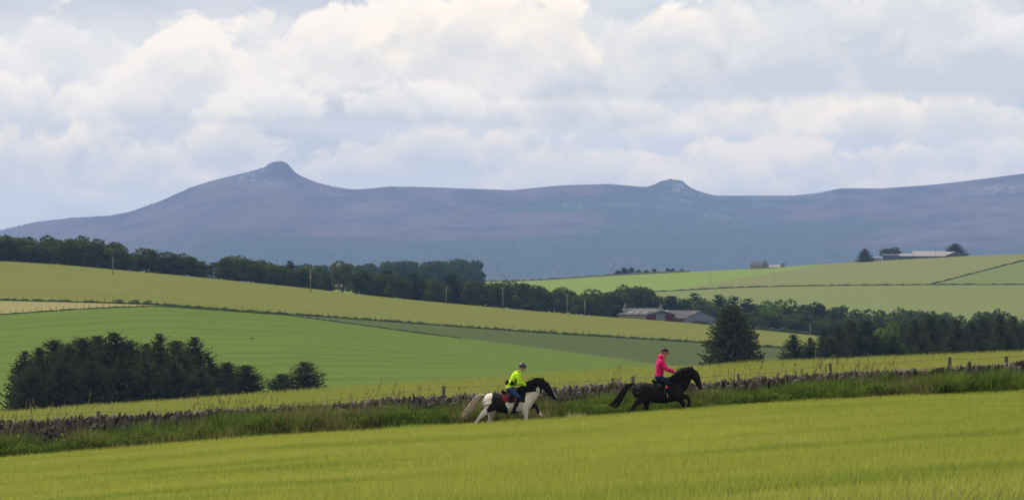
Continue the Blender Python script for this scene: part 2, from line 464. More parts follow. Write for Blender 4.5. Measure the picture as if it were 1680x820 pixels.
# near field (soil under the crop) reaches to the wall and past both sides of the picture
gx_ = np.linspace(-70, 70, 141); gy_ = np.concatenate([np.linspace(20, 150, 53), [151.5, 153, 154.6, Y_BACK]])
XX, YY = np.meshgrid(gx_, gy_); ZZ = z_near(XX, YY)
n_ = len(gx_); r_ = np.arange(len(gy_) - 1)[:, None] * n_; c0_ = np.arange(n_ - 1)[None, :]; a_ = (r_ + c0_).ravel()
tag(obj('near_field_ground', np.stack([XX.ravel(), YY.ravel(), ZZ.ravel()], 1), np.stack([a_, a_ + 1, a_ + n_ + 1, a_ + n_], 1), M['soil'], None, True), kind='structure')
strip('middle_field_ground', 0, 1, M['field_barley'], rows=10)
strip('hollow_ground', 1, 3, M['field_green'], rows=6)
strip('green_field', 3, 4, M['field_green'], rows=14, bump=1.0)
strip('hay_field', 4, 5, M['field_hay'], uR=lambda Y: 330, rows=4)
strip('rough_field', 4, 5, M['field_rough'], uL=lambda Y: 330, rows=6)
strip('ridge_field', 5, 6, M['field_barley'], rows=12, bump=.6)
strip('valley_ground', 6, 8, M['valley'], rows=4)
strip('far_lower_field', 8, 9, M['field_pale'], rows=8, bump=1.0)
def gt(Y): return (Y - 2150) / 450.0
strip('far_bright_field', 9, 10, M['field_bright'], uR=lambda Y: 1095 + 260 * gt(Y), rows=8)
strip('far_dull_field', 9, 10, M['field_dull'], uL=lambda Y: 1095 + 260 * gt(Y), uR=lambda Y: 1525 + 210 * gt(Y), rows=8)
strip('far_corner_field', 9, 10, M['field_mid'], uL=lambda Y: 1525 + 210 * gt(Y), rows=8)
strip('far_valley_ground', 10, 12, M['valley'], rows=4)

# --- the long hill with its two rock tors
ridge_full = smooth_poly([(-2400, 470), (-900, 430), (-300, 402), (0, 378), (60, 364), (120, 357), (180, 354), (215, 347), (260, 331), (310, 309), (345, 297), (375, 290), (400, 284), (425, 277.5), (432, 275), (438, 272), (443, 267.5), (447, 266), (452, 264.6), (458, 265.2), (463, 264), (468, 266), (471, 269.5), (475, 271), (477, 276), (482, 279.5), (488, 286), (496, 290), (520, 300), (545, 306), (580, 311), (610, 309), (640, 306), (700, 307), (750, 309), (840, 312), (920, 304), (1000, 302), (1060, 307), (1076, 302), (1083, 297), (1091, 295.5), (1098, 293.5), (1108, 295), (1116, 295), (1122, 298), (1126, 303), (1135, 309), (1150, 315), (1175, 321), (1300, 321), (1340, 317), (1380, 309), (1450, 309), (1520, 304), (1560, 300), (1640, 290), (1700, 282), (1900, 270), (2400, 300), (4000, 420)], 2.2)
ridge_base = smooth_poly([(-2400, 470), (-900, 430), (-300, 402), (0, 380), (60, 367), (180, 357), (260, 334), (310, 313), (375, 296), (425, 289), (480, 290), (520, 302), (580, 312), (640, 308), (750, 310), (840, 313), (920, 306), (1000, 304), (1060, 308), (1100, 310), (1150, 317), (1175, 322), (1300, 322), (1340, 318), (1380, 311), (1450, 311), (1560, 302), (1640, 292), (1700, 284), (1900, 272), (2400, 300), (4000, 420)], 24)
def hill():
    U = np.concatenate([np.arange(-2400, -300, 60), np.arange(-300, 1980, 4), np.arange(1980, 4081, 60)]).astype(float)
    Ys = 1.6 * np.concatenate([np.linspace(6000, 8700, 64), np.linspace(8740, 9000, 14), np.linspace(9050, 9700, 8)])
    V = []; rock = []; wood = []
    for Y in Ys:
        s_ = (Y - 9600) / 4800.0; Xm = (U - CX) / F * Y
        if s_ <= 1:
            row = 478 + (ridge_base(U) - 478) * s_ ** 0.92
            Z = row_z(row, Y)
            tor = (ridge_base(U) - ridge_full(U)) / F * 14400
            tor = tor * (1 + (fbm(U / 7, np.full_like(U, Y / 60), 3, 33) - .5) * .22 * np.clip(tor / 20, 0, 1))
            Z = Z + tor * math.exp(-((1 - s_) * 4800 / 170.0) ** 2)
            d = (fbm(Xm / 670, np.full_like(Xm, Y / 670), 6, 5, .55) - .5)
            Z = Z + d * 95 * (s_ * (1 - s_)) ** .7 * min(1, (1 - s_) * 8)
        else:
            Z = row_z(ridge_full(U), 14400) - ((Y - 14400) / 1120.0) ** 1.2 * 140
            row = ridge_base(U)
        V.append(np.stack([Xm, np.full_like(Xm, Y), Z], 1))
        rn = fbm(Xm / 200, np.full_like(Xm, Y / 420), 5, 9, .62)
        rk = np.clip((rn - .60) * 9, 0, 1) * np.clip((s_ - .45) * 3, 0, 1) * .55
        for cu, w, hh in ((458, 30, .10), (1104, 46, .20), (600, 90, .26), (1640, 70, .34), (430, 60, .16)):
            g = np.exp(-((U - cu) / w) ** 2) * math.exp(-((1 - s_) / hh) ** 2)
            rk = np.maximum(rk, np.clip((rn - .54 + g * .10) * 9, 0, 1) * g)
        rock.append(rk)
        fo = fbm(Xm / 800, np.full_like(Xm, Y / 800), 4, 21) + .55 * np.exp(-((U - 1150) / 300) ** 2) - s_ * .75
        wood.append(np.clip((fo - .12) * 6, 0, 1))
    n = len(U); V = np.concatenate(V); r = np.arange(len(Ys) - 1)[:, None] * n; c_ = np.arange(n - 1)[None, :]; a = (r + c_).ravel()
    m, nt, out = material('heather_hill')
    px, py, pz = xsep(gpos())
    n1 = xnoise(xvec(px * .007, py * .0022, pz * .016), 1, 7, .62); n2 = xnoise(xvec(px * .02, py * .008, pz * .02), 1, 6, .65)
    c_ = xmix(xsmooth(n1, .34, .64), (.028, .027, .037), (.084, .062, .060))
    c_ = xmix(xsmooth(n2, .5, .75) * .6, c_, (.062, .070, .036))
    c_ = xmix(attr('wood') * xsmooth(n2, .2, .5), c_, (.022, .044, .024))
    n3 = xnoise(xvec(px * .05, py * .012, pz * .09), 1, 5, .7)
    c_ = xmix(xsmooth(xnoise(xvec(px * .011, py * .004, pz * .05), 1, 8, .72), .60, .70) * .5, c_, (.15, .145, .14))
    c_ = xmix(attr('rock') * xsmooth(n3, .42, .60), c_, (.17, .165, .16))
    principled(nt, out, c_, .95, .1, bump=n2, bump_s=.8, bump_d=9.0)
    o = obj('heather_hill', V, np.stack([a, a + 1, a + n + 1, a + n], 1), m, None, True)
    set_attr(o.data, 'rock', np.concatenate(rock)); set_attr(o.data, 'wood', np.concatenate(wood))
    tag(o, kind='structure')
    return V, np.concatenate(wood), U
HV, HW, HU = hill()

# ================================================================== trees
def rand_quads(cen, size, rng, flat=0.0, asp=1.0):
    """one four-cornered leaf spray for each centre, turned at random"""
    n = len(cen); d = rng.normal(size=(n, 3)); d[:, 2] *= (1 - flat)
    d /= np.linalg.norm(d, axis=1, keepdims=True)
    e = rng.normal(size=(n, 3)); e -= (e * d).sum(1, keepdims=True) * d; e /= np.linalg.norm(e, axis=1, keepdims=True)
    g = np.cross(d, e); sz = (np.asarray(size) * np.ones(n))[:, None] * .5
    j = lambda: 1 + rng.uniform(-.35, .35, (n, 1))
    v = np.stack([cen - d * sz * j(), cen + e * sz * asp * j(), cen + d * sz * j(), cen - e * sz * asp * j()], 1)
    v += g[:, None, :] * (sz[:, None, :] * rng.uniform(-.4, .4, (n, 4, 1)))
    return v.reshape(-1, 3), np.arange(n * 4).reshape(n, 4)
def broad_mesh(seed, nblob=26, leaves=2600, low=.12, round_=1.0):
    """unit broadleaf: height 1, crown about 1 across"""
    rng = np.random.default_rng(seed)
    th = rng.uniform(0, 2 * np.pi, nblob); hz = rng.uniform(low + .04, .86, nblob)
    prof = np.sqrt(np.clip(1 - ((hz - .50) / .46) ** 2, .05, 1)) ** round_
    rr = prof * rng.uniform(.12, .40, nblob)
    B = np.stack([np.cos(th) * rr, np.sin(th) * rr, hz], 1); br = rng.uniform(.09, .19, nblob)
    B = np.vstack([B, [[0, 0, .55]]]); br = np.append(br, .26)
    idx = rng.choice(len(B), leaves, p=br ** 2 / (br ** 2).sum())
    d = rng.normal(size=(leaves, 3)); d /= np.linalg.norm(d, axis=1, keepdims=True)
    r = br[idx] * rng.uniform(.55, 1.08, leaves) ** .6
    c_ = B[idx] + d * r[:, None] * np.array([1.15, 1.15, .9]); c_[:, 2] = np.clip(c_[:, 2], .05, 1.0)
    v, f = rand_quads(c_, rng.uniform(.035, .075, leaves), rng)
    crown = mesh_np('crown', v, f)
    t = MB(); t.tube([(0, 0, -.06), (.004, 0, .16), (-.006, .005, .36), (.004, -.004, .62)], [.034, .026, .020, .008], 7)
    for i in range(6):
        a = i * 1.05 + seed; z0 = .2 + .06 * i
        t.tube([(0, 0, z0), (math.cos(a) * .13, math.sin(a) * .13, z0 + .11), (math.cos(a) * .26, math.sin(a) * .26, z0 + .2)], [.014, .009, .003], 5)
    return crown, mesh_np('trunk', t.v, t.f)
def conifer_mesh(seed, whorls=26, per=9, power=.75, droop=.25, ragged=.25, top=1.0, spray=1.0):
    """unit spruce: height 1, about 1 across at the skirt"""
    rng = np.random.default_rng(seed); cen = []; size = []; dirs = []
    t = MB(); t.tube([(0, 0, -.06), (0, 0, .5), (0, 0, .985)], [.022, .014, .003], 6)
    for w in range(whorls):
        h = .04 + .95 * (w + rng.uniform(-.3, .3)) / whorls
        h = min(max(h, .02), .985)
        L0 = .62 * (1 - h) ** power + .006
        if h < .12: L0 *= .75 + 2 * h
        for b in range(per if h < .75 else max(4, per - 3)):
            a = rng.uniform(0, 2 * np.pi); L = L0 * rng.uniform(1 - ragged * 1.6, 1 + ragged * .55)
            rise = rng.uniform(-.10, .22) + (h - .4) * .35
            m = max(3, int(L / .032))
            s_ = (np.arange(m) + rng.uniform(0, .6)) / m
            x = np.cos(a) * L * s_; y = np.sin(a) * L * s_
            z = h + L * (rise * s_ - droop * s_ ** 2 + .16 * s_ ** 4)
            cen.append(np.stack([x, y, z], 1)); size.append(np.full(m, .050 * spray) * (1.2 - .40 * s_) * (1.1 - .55 * h)); dirs.append(np.tile([np.cos(a), np.sin(a), rise - droop * .6], (m, 1)))
            if w % 4 == 0 and b % 3 == 0 and L > .12:
                t.tube([(0, 0, h), (x[-1] * .7, y[-1] * .7, float(z[int(m * .7)]))], [.006, .002], 4)
    cen = np.concatenate(cen); size = np.concatenate(size); dirs = np.concatenate(dirs)
    dirs /= np.linalg.norm(dirs, axis=1, keepdims=True)
    n = len(cen); side = np.cross(dirs, [0, 0, 1.0]); side /= np.linalg.norm(side, axis=1, keepdims=True)
    out = []
    for q in range(2):                       # two drooping sprays to each side of the bough
        sg = 1 if q == 0 else -1
        dd = dirs * rng.uniform(.3, 1.3, (n, 1)) + sg * side * rng.uniform(.1, .9, (n, 1)) + np.array([0, 0, -1]) * rng.uniform(-.5, .55, (n, 1))
        dd /= np.linalg.norm(dd, axis=1, keepdims=True); pp = np.cross(dd, rng.normal(size=(n, 3))); pp /= np.linalg.norm(pp, axis=1, keepdims=True)
        L = (size * rng.uniform(.7, 1.5, n))[:, None]
        out.append(np.stack([cen - dd * L * .3, cen + dd * L * .35 + pp * L * .26, cen + dd * L * 1.05, cen + dd * L * .35 - pp * L * .26], 1))
    v = np.concatenate(out).reshape(-1, 3)
    v[:, 2] = np.where(v[:, 2] > .93, .93 + (v[:, 2] - .93) * .8, v[:, 2]) * top
    return mesh_np('crown', v, np.arange(len(v)).reshape(-1, 4)), mesh_np('trunk', t.v, t.f)
KINDS = {}
for i in range(5): KINDS['broadleaf', i] = broad_mesh(40 + i, 30, 3200, .02, .7)
for i in range(3): KINDS['beech', i] = broad_mesh(60 + i, 30, 2600, .18, .6)
for i in range(5): KINDS['spruce', i] = conifer_mesh(80 + i, 30, 20, power=.46 + .06 * i, ragged=.30 + .03 * i, droop=.10, spray=1.0)
for i in range(4): KINDS['pine', i] = conifer_mesh(100 + i, 20, 11, power=.5, ragged=.30, droop=.08, spray=1.5)
KINDS['big_spruce', 0] = conifer_mesh(131, 38, 30, power=.60, ragged=.26, droop=.12, spray=1.05)
KINDS['willow', 0] = broad_mesh(71, 22, 2600, .06, .8); KINDS['limetree', 0] = broad_mesh(72, 24, 2600, .1)
KINDS['shrub', 0] = broad_mesh(73, 14, 700, .0); KINDS['shrub', 1] = broad_mesh(74, 12, 700, .0)
MATOF = {'big_spruce': 'spruce'}
KMESH = {}
def tree(kind, var, u, Y, top, width, label, cat, group, name=None, base=None):
    width *= {'spruce': 1.5, 'pine': 1.4, 'big_spruce': 1.05, 'shrub': 1.2}.get(kind, 1.45)
    z0 = float(ground(u, Y)) if base is None else base
    h = row_z(top, Y) - z0; w = width / F * Y
    key = (kind, var)
    crown_me, trunk_me = KINDS[key]
    nm = name or {'broadleaf': 'broadleaf_tree', 'beech': 'beech_tree', 'spruce': 'spruce_tree', 'big_spruce': 'spruce_tree', 'pine': 'conifer_tree', 'willow': 'willow_tree', 'limetree': 'broadleaf_tree', 'shrub': 'shrub'}[kind]
    r = empty(nm, ((u - CX) / F * Y, Y, z0), random.uniform(0, 6.28)); r.scale = (w, w, h)
    cr = link('crown', crown_me, M[MATOF.get(kind, kind)], r); tr = link('trunk' if kind != 'shrub' else 'stem', trunk_me, M['bark'], r)
    return tag(r, label, cat, group)
ORD = 'first second third fourth fifth sixth seventh eighth ninth tenth eleventh twelfth thirteenth fourteenth fifteenth sixteenth seventeenth eighteenth nineteenth twentieth'.split()
def row_of_trees(items, tpl, group, cat='tree', leftmost='leftmost'):
    """items: (kind, u, top row, width px, Y); labelled by their order from the left"""
    items = sorted(items, key=lambda t: t[1])
    for i, (kind, u, top, w, Y) in enumerate(items):
        o_ = leftmost if i == 0 else ('rightmost' if i == len(items) - 1 else ORD[i] + ' from left')
        nv = len([1 for q in KINDS if q[0] == kind])
        tree(kind, random.randrange(nv), u, Y, top, w, tpl % o_, cat, group)

# spruce shelter clump below the green field, left
C1 = [(40, 573, 46), (64, 566, 50), (90, 555, 60), (112, 563, 50), (134, 551, 62), (160, 548, 60), (187, 541, 82), (212, 556, 60), (240, 560, 56), (262, 544, 66), (290, 556, 56), (318, 550, 68), (345, 585, 46), (372, 592, 40)]
row_of_trees([('spruce', u, t, w, 560 + (i % 3) * 14) for i, (u, t, w) in enumerate(C1)], 'tall dark spruce, %s in the dense clump beyond the wall', 'spruces in the left clump')
C1b = [(52, 600, 54), (102, 596, 64), (150, 590, 64), (200, 588, 70), (238, 592, 64), (285, 590, 64), (330, 604, 56)]
row_of_trees([('spruce', u, t, w, 545) for u, t, w in C1b], 'lower spruce filling the front of the left clump, %s of these', 'low spruces in the left clump')
tree('spruce', 1, 404, 560, 597, 54, 'squat ragged spruce standing at the right end of the left clump', 'tree', 'small spruces by the clump')
tree('spruce', 3, 500, 560, 591, 66, 'lone bushy spruce apart to the right of the left clump', 'tree', 'small spruces by the clump')
tree('spruce', 0, 464, 562, 612, 46, 'low spruce leaning against the lone bushy spruce on its left', 'tree', 'small spruces by the clump')
# big spruce behind the leading rider
tree('big_spruce', 0, 1201, 640, 498, 92, 'large solitary dark spruce with ragged boughs behind the black horse', 'tree', 'spruces right of the barns')
tree('spruce', 2, 1302, 700, 547, 38, 'small pointed spruce, left of the pair at the plantation edge', 'tree', 'spruces right of the barns')
tree('spruce', 4, 1329, 700, 552, 30, 'slimmer spruce, right of the pair at the plantation edge', 'tree', 'spruces right of the barns')
# plantation, right
PL = [(1352, 538, 40), (1374, 530, 44), (1396, 523, 46), (1420, 523, 46), (1444, 531, 42), (1478, 531, 44), (1500, 522, 46), (1524, 515, 46), (1548, 519, 44), (1570, 523, 42), (1594, 524, 44), (1616, 517, 46), (1640, 514, 46), (1664, 516, 46), (1690, 514, 46), (1720, 512, 46)]
row_of_trees([('spruce', u, t, w, 760 + (i % 3) * 16) for i, (u, t, w) in enumerate(PL)], 'dark plantation conifer at right behind the wall, %s in front rank', 'front rank of the right plantation')
PL2 = [(1362, 552, 40), (1408, 548, 46), (1434, 548, 44), (1466, 550, 44), (1512, 546, 46), (1560, 548, 46), (1604, 546, 46), (1652, 544, 46)]
row_of_trees([('spruce', u, t, w, 735) for u, t, w in PL2], 'short plantation conifer at the right plantation foot, %s of these', 'low conifers at the plantation foot')
tree('limetree', 0, 1459, 752, 525, 44, 'lighter yellowish green broadleaf tree among the dark right plantation', 'tree', 'front rank of the right plantation')
# trees on the ridge: far left wood
RW = [('broadleaf', 4, 384, 52), ('broadleaf', 30, 383, 46), ('broadleaf', 58, 389, 44), ('broadleaf', 82, 385, 46), ('broadleaf', 106, 387, 42), ('broadleaf', 126, 385, 46), ('broadleaf', 150, 390, 46), ('broadleaf', 172, 391, 48), ('broadleaf', 190, 402, 38), ('broadleaf', -30, 386, 52), ('broadleaf', -66, 388, 52), ('broadleaf', 208, 414, 30)]
row_of_trees([(k_, u, t, w, 1320 + (i % 2) * 16) for i, (k_, u, t, w) in enumerate(RW)], 'round dark broadleaf on the ridge skyline, %s in the left wood', 'ridge wood at far left')
RW2 = [('broadleaf', 222, 420, 30), ('broadleaf', 241, 407, 42), ('broadleaf', 264, 417, 34), ('broadleaf', 292, 408, 48), ('broadleaf', 314, 421, 44), ('broadleaf', 335, 432, 30)]
row_of_trees([(k_, u, t, w, 1318) for k_, u, t, w in RW2], 'broadleaf in the ridge group right of the left wood, %s of six', 'second ridge group')
RW3 = [('broadleaf', 366, 421, 38), ('broadleaf', 388, 416, 46), ('broadleaf', 412, 424, 40), ('broadleaf', 437, 421, 40), ('broadleaf', 457, 428, 36), ('pine', 476, 427, 24), ('broadleaf', 492, 438, 36), ('broadleaf', 520, 433, 46), ('broadleaf', 540, 442, 34)]
row_of_trees([(k_, u, t, w, 1318 + (i % 2) * 14) for i, (k_, u, t, w) in enumerate(RW3)], 'dark tree on ridge around the lamp-topped pole, %s of this group', 'third ridge group')
tree('willow', 0, 562, 1312, 428, 40, 'greyish olive rounded tree, palest on the ridge, above the low transformer', 'tree', 'third ridge group')
RW4 = [('broadleaf', 592, 442, 36), ('broadleaf', 614, 448, 38), ('pine', 636, 443, 34), ('broadleaf', 656, 449, 36), ('pine', 676, 447, 34), ('broadleaf', 698, 455, 38), ('broadleaf', 720, 453, 36), ('pine', 742, 447, 40), ('broadleaf', 762, 455, 38), ('broadleaf', 782, 458, 38), ('broadleaf', 802, 461, 36)]
row_of_trees([(k_, u, t, w, 1316 + (i % 3) * 12) for i, (k_, u, t, w) in enumerate(RW4)], 'dark belt tree below the distant beech wood, %s of this stretch', 'belt below the beech wood')
RW5 = [('broadleaf', 822, 458, 34), ('broadleaf', 850, 460, 38), ('pine', 872, 468, 30), ('broadleaf', 890, 468, 36), ('broadleaf', 912, 471, 36), ('broadleaf', 936, 475, 34), ('broadleaf', 960, 471, 40), ('broadleaf', 982, 479, 34), ('broadleaf', 1004, 475, 40)]
row_of_trees([(k_, u, t, w, 1318 + (i % 3) * 14) for i, (k_, u, t, w) in enumerate(RW5)], 'dark belt tree left of the barns, %s of nine along the field', 'belt left of the barns')
RW6 = [('broadleaf', 1036, 466, 54), ('broadleaf', 1062, 470, 50), ('broadleaf', 1084, 481, 40), ('pine', 1104, 484, 28), ('broadleaf', 1122, 483, 36), ('pine', 1140, 479, 28), ('broadleaf', 1160, 483, 40), ('pine', 1180, 482, 30)]
row_of_trees([(k_, u, t, w, 1440 + (i % 3) * 14) for i, (k_, u, t, w) in enumerate(RW6)], 'leafy dark tree behind the barn roofs, %s of the eight', 'trees behind the barns')
RW7 = [('pine', 1204, 484, 30), ('pine', 1226, 488, 30), ('broadleaf', 1248, 492, 44), ('limetree', 1266, 494, 36), ('broadleaf', 1303, 487, 52), ('broadleaf', 1328, 494, 44), ('pine', 1346, 496, 28), ('broadleaf', 1364, 503, 44), ('pine', 1384, 500, 30), ('broadleaf', 1404, 506, 46), ('broadleaf', 1284, 500, 40)]
row_of_trees([(k_, u, t, w, 1400 + (i % 3) * 14) for i, (k_, u, t, w) in enumerate(RW7)], 'tree in the far belt above the big spruce and pair, %s', 'far belt right of the big spruce')
RW8 = [('broadleaf', 1426, 504, 50), ('broadleaf', 1452, 509, 46), ('broadleaf', 1484, 503, 54), ('broadleaf', 1512, 507, 46), ('broadleaf', 1540, 508, 46), ('broadleaf', 1570, 504, 50), ('broadleaf', 1600, 507, 46), ('broadleaf', 1628, 505, 50), ('broadleaf', 1658, 507, 50), ('broadleaf', 1690, 505, 50)]
row_of_trees([(k_, u, t, w, 1380 + (i % 3) * 16) for i, (k_, u, t, w) in enumerate(RW8)], 'rounded broadleaf showing over the right plantation, %s of ten', 'far belt over the plantation')
RW9 = [('broadleaf', 1256, 512, 40), ('broadleaf', 1282, 512, 44), ('broadleaf', 1310, 514, 46), ('broadleaf', 1338, 516, 46), ('broadleaf', 1366, 520, 40), ('broadleaf', 1226, 508, 36)]
row_of_trees([(k_, u, t, w, 1330 + (i % 2) * 14) for i, (k_, u, t, w) in enumerate(RW9)], 'low leafy tree along the strip field right of big spruce, %s of six', 'low trees by the strip field')
# distant beech wood with a level top
BW = [(486, 433, 40), (510, 431, 40), (536, 433, 40), (584, 433, 40), (612, 430, 42), (638, 428, 42), (662, 427, 42), (686, 427, 42), (708, 428, 42), (730, 427, 42), (750, 424, 44), (766, 426, 40), (778, 436, 28)]
row_of_trees([('beech', u, t, w, 2250 + (i % 3) * 30) for i, (u, t, w) in enumerate(BW)], 'bluish beech in the level-topped distant wood, %s', 'distant beech wood')
# small conifers and the farm trees on the far right hill
FT = [('pine', 1014, 443, 16), ('pine', 1024, 438, 18), ('pine', 1036, 438, 18), ('pine', 1048, 442, 16), ('pine', 1060, 443, 16), ('pine', 1073, 440, 14), ('pine', 1096, 439, 14), ('pine', 1104, 440, 12), ('pine', 1118, 441, 12), ('pine', 1130, 444, 10)]
row_of_trees([(k_, u, t, w * .6, 2620) for k_, u, t, w in FT], 'tiny distant conifer on the bright green skyline, %s of the row', 'skyline conifers')
tree('spruce', 3, 1419, 2580, 407, 19, 'pointed spruce at the left end of the hilltop farm', 'tree', 'hilltop farm trees')
tree('broadleaf', 2, 1461, 2640, 405, 30, 'round broad tree behind the hilltop farm shed', 'tree', 'hilltop farm trees')
tree('spruce', 1, 1567, 2640, 399, 26, 'dense dark tree at the right end of the hilltop farm', 'tree', 'hilltop farm trees')
tree('shrub', 0, 1284, 2590, 431, 11, 'small round bush right of the hilltop stone house', 'bush', 'hilltop farm trees')
# shrubs on the field boundaries
for i, (u, t, w, lab) in enumerate(((193, 490, 26, 'low dark bramble hump, left of the two on the field boundary'), (220, 491, 24, 'middle bramble hump on the boundary by the hay field'), (241, 492, 20, 'small bramble hump at the right of the boundary humps'), (905, 540, 9, 'little round bush growing on the fence line above rough field'), (1150, 524, 40, 'clipped dark hedge bush below the blue barn gable'))):
    tree('shrub', i % 2, u, 1000.0 if i < 4 else 1308.0, t, w, lab, 'bush', 'boundary bushes')

# forest and scattered pines on the hill: too many and too far to count
def hill_forest():
    rng = np.random.default_rng(3); V = []; Fc = []
    ok = np.where((HW > .35) & (HV[:, 1] < 14200))[0]; pick = rng.choice(ok, min(14000, len(ok) * 2))
    pos = HV[pick] + rng.normal(size=(len(pick), 3)) * np.array([22, 35, 0]); hh = rng.uniform(2.5, 6, len(pick))
    # pines thinly along the left skyline
    u2 = rng.choice([1, 1, 1, 0], 90) * rng.uniform(-40, 330, 90); u2 = np.where(u2 == 0, rng.uniform(500, 560, 90), u2)
    s2 = np.stack([(u2 - CX) / F * 14380, np.full(90, 14380.0), row_z(ridge_full(u2), 14380) - 1], 1)
    u3 = rng.uniform(0, 1680, 160); s3 = np.stack([(u3 - CX) / F * 14340, np.full(160, 14340.0), row_z(ridge_base(u3), 14340) - 1.2], 1)
    pos = np.concatenate([pos, s2, s3]); hh = np.concatenate([hh, rng.uniform(2, 6, 90), rng.uniform(1.0, 2.6, 160)])
    n = len(pos); w = hh * rng.uniform(.2, .34, n)
    ang = np.arange(5) * 2 * np.pi / 5
    ring = np.stack([np.cos(ang)[None] * w[:, None], np.sin(ang)[None] * w[:, None], np.zeros((n, 5)) + hh[:, None] * .1], 2) + pos[:, None, :]
    tip = pos + np.stack([rng.normal(size=n) * .3, np.zeros(n), hh], 1)
    v = np.concatenate([ring, tip[:, None, :]], 1).reshape(-1, 3)
    b = (np.arange(n) * 6)[:, None]
    f = np.stack([np.stack([b[:, 0] + j, b[:, 0] + (j + 1) % 5, b[:, 0] + 5], 1) for j in range(5)], 1).reshape(-1, 3)
    o = obj('hill_forest', v, f, leafy('hill_forest', (.030, .056, .030), (.036, .064, .034), .1, scale=.01))
    tag(o, 'blue-green conifer forest and scattered pines on the distant heather hill', 'forest', kind='stuff')
hill_forest()

# ================================================================== dry stone wall
def u_at(Xm, Y): return Xm * F / Y + CX
def rough_stone(seed, n=1):
    """a split field stone: unit box with chipped corners"""
    rng = np.random.default_rng(seed); lean = rng.uniform(-1, 1)
    bm = bmesh.new(); bmesh.ops.create_cube(bm, size=1.0)
    bmesh.ops.bevel(bm, geom=list(bm.edges), offset=.13, segments=1, affect='EDGES')
    for v in bm.verts:
        v.co += Vector(rng.uniform(-.10, .10, 3))
        if v.co.z > .2: v.co.x = v.co.x * rng.uniform(.35, .95) + .15 * lean; v.co.z += .5 * (v.co.x * lean)
    me = bpy.data.meshes.new('stone'); bm.to_mesh(me); bm.free(); me.materials.append(M['stone'])
    return me
STONES = [rough_stone(200 + i) for i in range(10)]
wall = empty('dry_stone_wall', (0, Y_WALL, float(z_near(0.0, Y_WALL))))
tag(wall, 'long tumbledown dry stone wall with upright coping stones behind the horses', 'wall')
wall_inv = Matrix.Translation(-wall.location)
def wall_stone(c, size, rot):
    o = link('stone', random.choice(STONES), None, wall)
    o.location = wall_inv @ Vector(c); o.scale = size; o.rotation_euler = rot
    return o
xw = -16.9; cnt = 0
while xw < 17.0 and cnt < 300:
    u = u_at(xw, Y_WALL); zt = row_z(float(wall_top(u)), Y_WALL); zb = float(z_near(xw, Y_WALL))
    flat = 525 < u < 560 or 425 < u < 452 or 1500 < u < 1535 or (1140 < u < 1175)
    w = random.uniform(.07, .20) * (1.0 if not flat else 2.2)
    h = random.uniform(.26, .46) if not flat else random.uniform(.08, .14)
    tilt = random.gauss(.05, .16) + (.22 if 700 < u < 1000 or 1300 < u < 1420 else 0)
    if flat: tilt = random.gauss(0, .06)
    top = zt + random.gauss(0, .030) - (.07 if random.random() < .15 else 0)
    wall_stone((xw + w / 2, Y_WALL + random.uniform(-.06, .06), top - h / 2), (w * 1.1, random.uniform(.3, .5), h * 1.06), (random.gauss(0, .08), tilt, random.gauss(0, .12)))
    xw += w * random.uniform(.74, .90); cnt += 1
# the courses under the coping and the wall's run past both edges: real stones, joined
def wall_body():
    rng = np.random.default_rng(77); V = []; Fc = []; off = 0
    base = [np.array([v.co[:] for v in m.vertices]) for m in STONES]; faces = [[list(p.vertices) for p in m.polygons] for m in STONES]
    def put(c, s_, tilt, rz):
        nonlocal off
        i = rng.integers(len(STONES)); b = base[i] * np.array(s_)
        ct, st = math.cos(tilt), math.sin(tilt); x = b[:, 0] * ct + b[:, 2] * st; z = -b[:, 0] * st + b[:, 2] * ct
        cr, sr = math.cos(rz), math.sin(rz); V.append(np.stack([x * cr - b[:, 1] * sr, x * sr + b[:, 1] * cr, z], 1) + np.array(c))
        Fc.extend([[q + off for q in f] for f in faces[i]]); off += len(b)
    x = -26.0
    while x < 26.0:
        u = u_at(x, Y_WALL); zt = row_z(float(wall_top(u)), Y_WALL); zb = float(z_near(x, Y_WALL))
        z = zb - .05; w = rng.uniform(.14, .27)
        while z < zt - .26:
            h = rng.uniform(.10, .2)
            for side in (-1, 1):
                put((x + rng.uniform(-.1, .1), Y_WALL + side * rng.uniform(.10, .18), z + h / 2), (w * rng.uniform(.8, 1.3), .34, h * 1.1), rng.normal(0, .07), rng.normal(0, .1))
            z += h
        for q in range(3):
            put((x + q * .08 + rng.uniform(-.03, .03), Y_WALL + rng.uniform(.1, .2), zt - rng.uniform(.14, .24)), (rng.uniform(.07, .14), .3, .38), rng.normal(.08, .2), rng.normal(0, .1))
        if abs(x) > 16.8:
            put((x, Y_WALL, zt - .14), (.15, .4, .34), rng.normal(.05, .15), 0); put((x + .16, Y_WALL, zt - .14), (.15, .4, .34), rng.normal(.05, .15), 0)
        x += w * .9
    o = obj('wall_courses', np.concatenate(V) - np.array(wall.location), Fc, M['stone'], wall); o['kind'] = 'stuff'
wall_body()

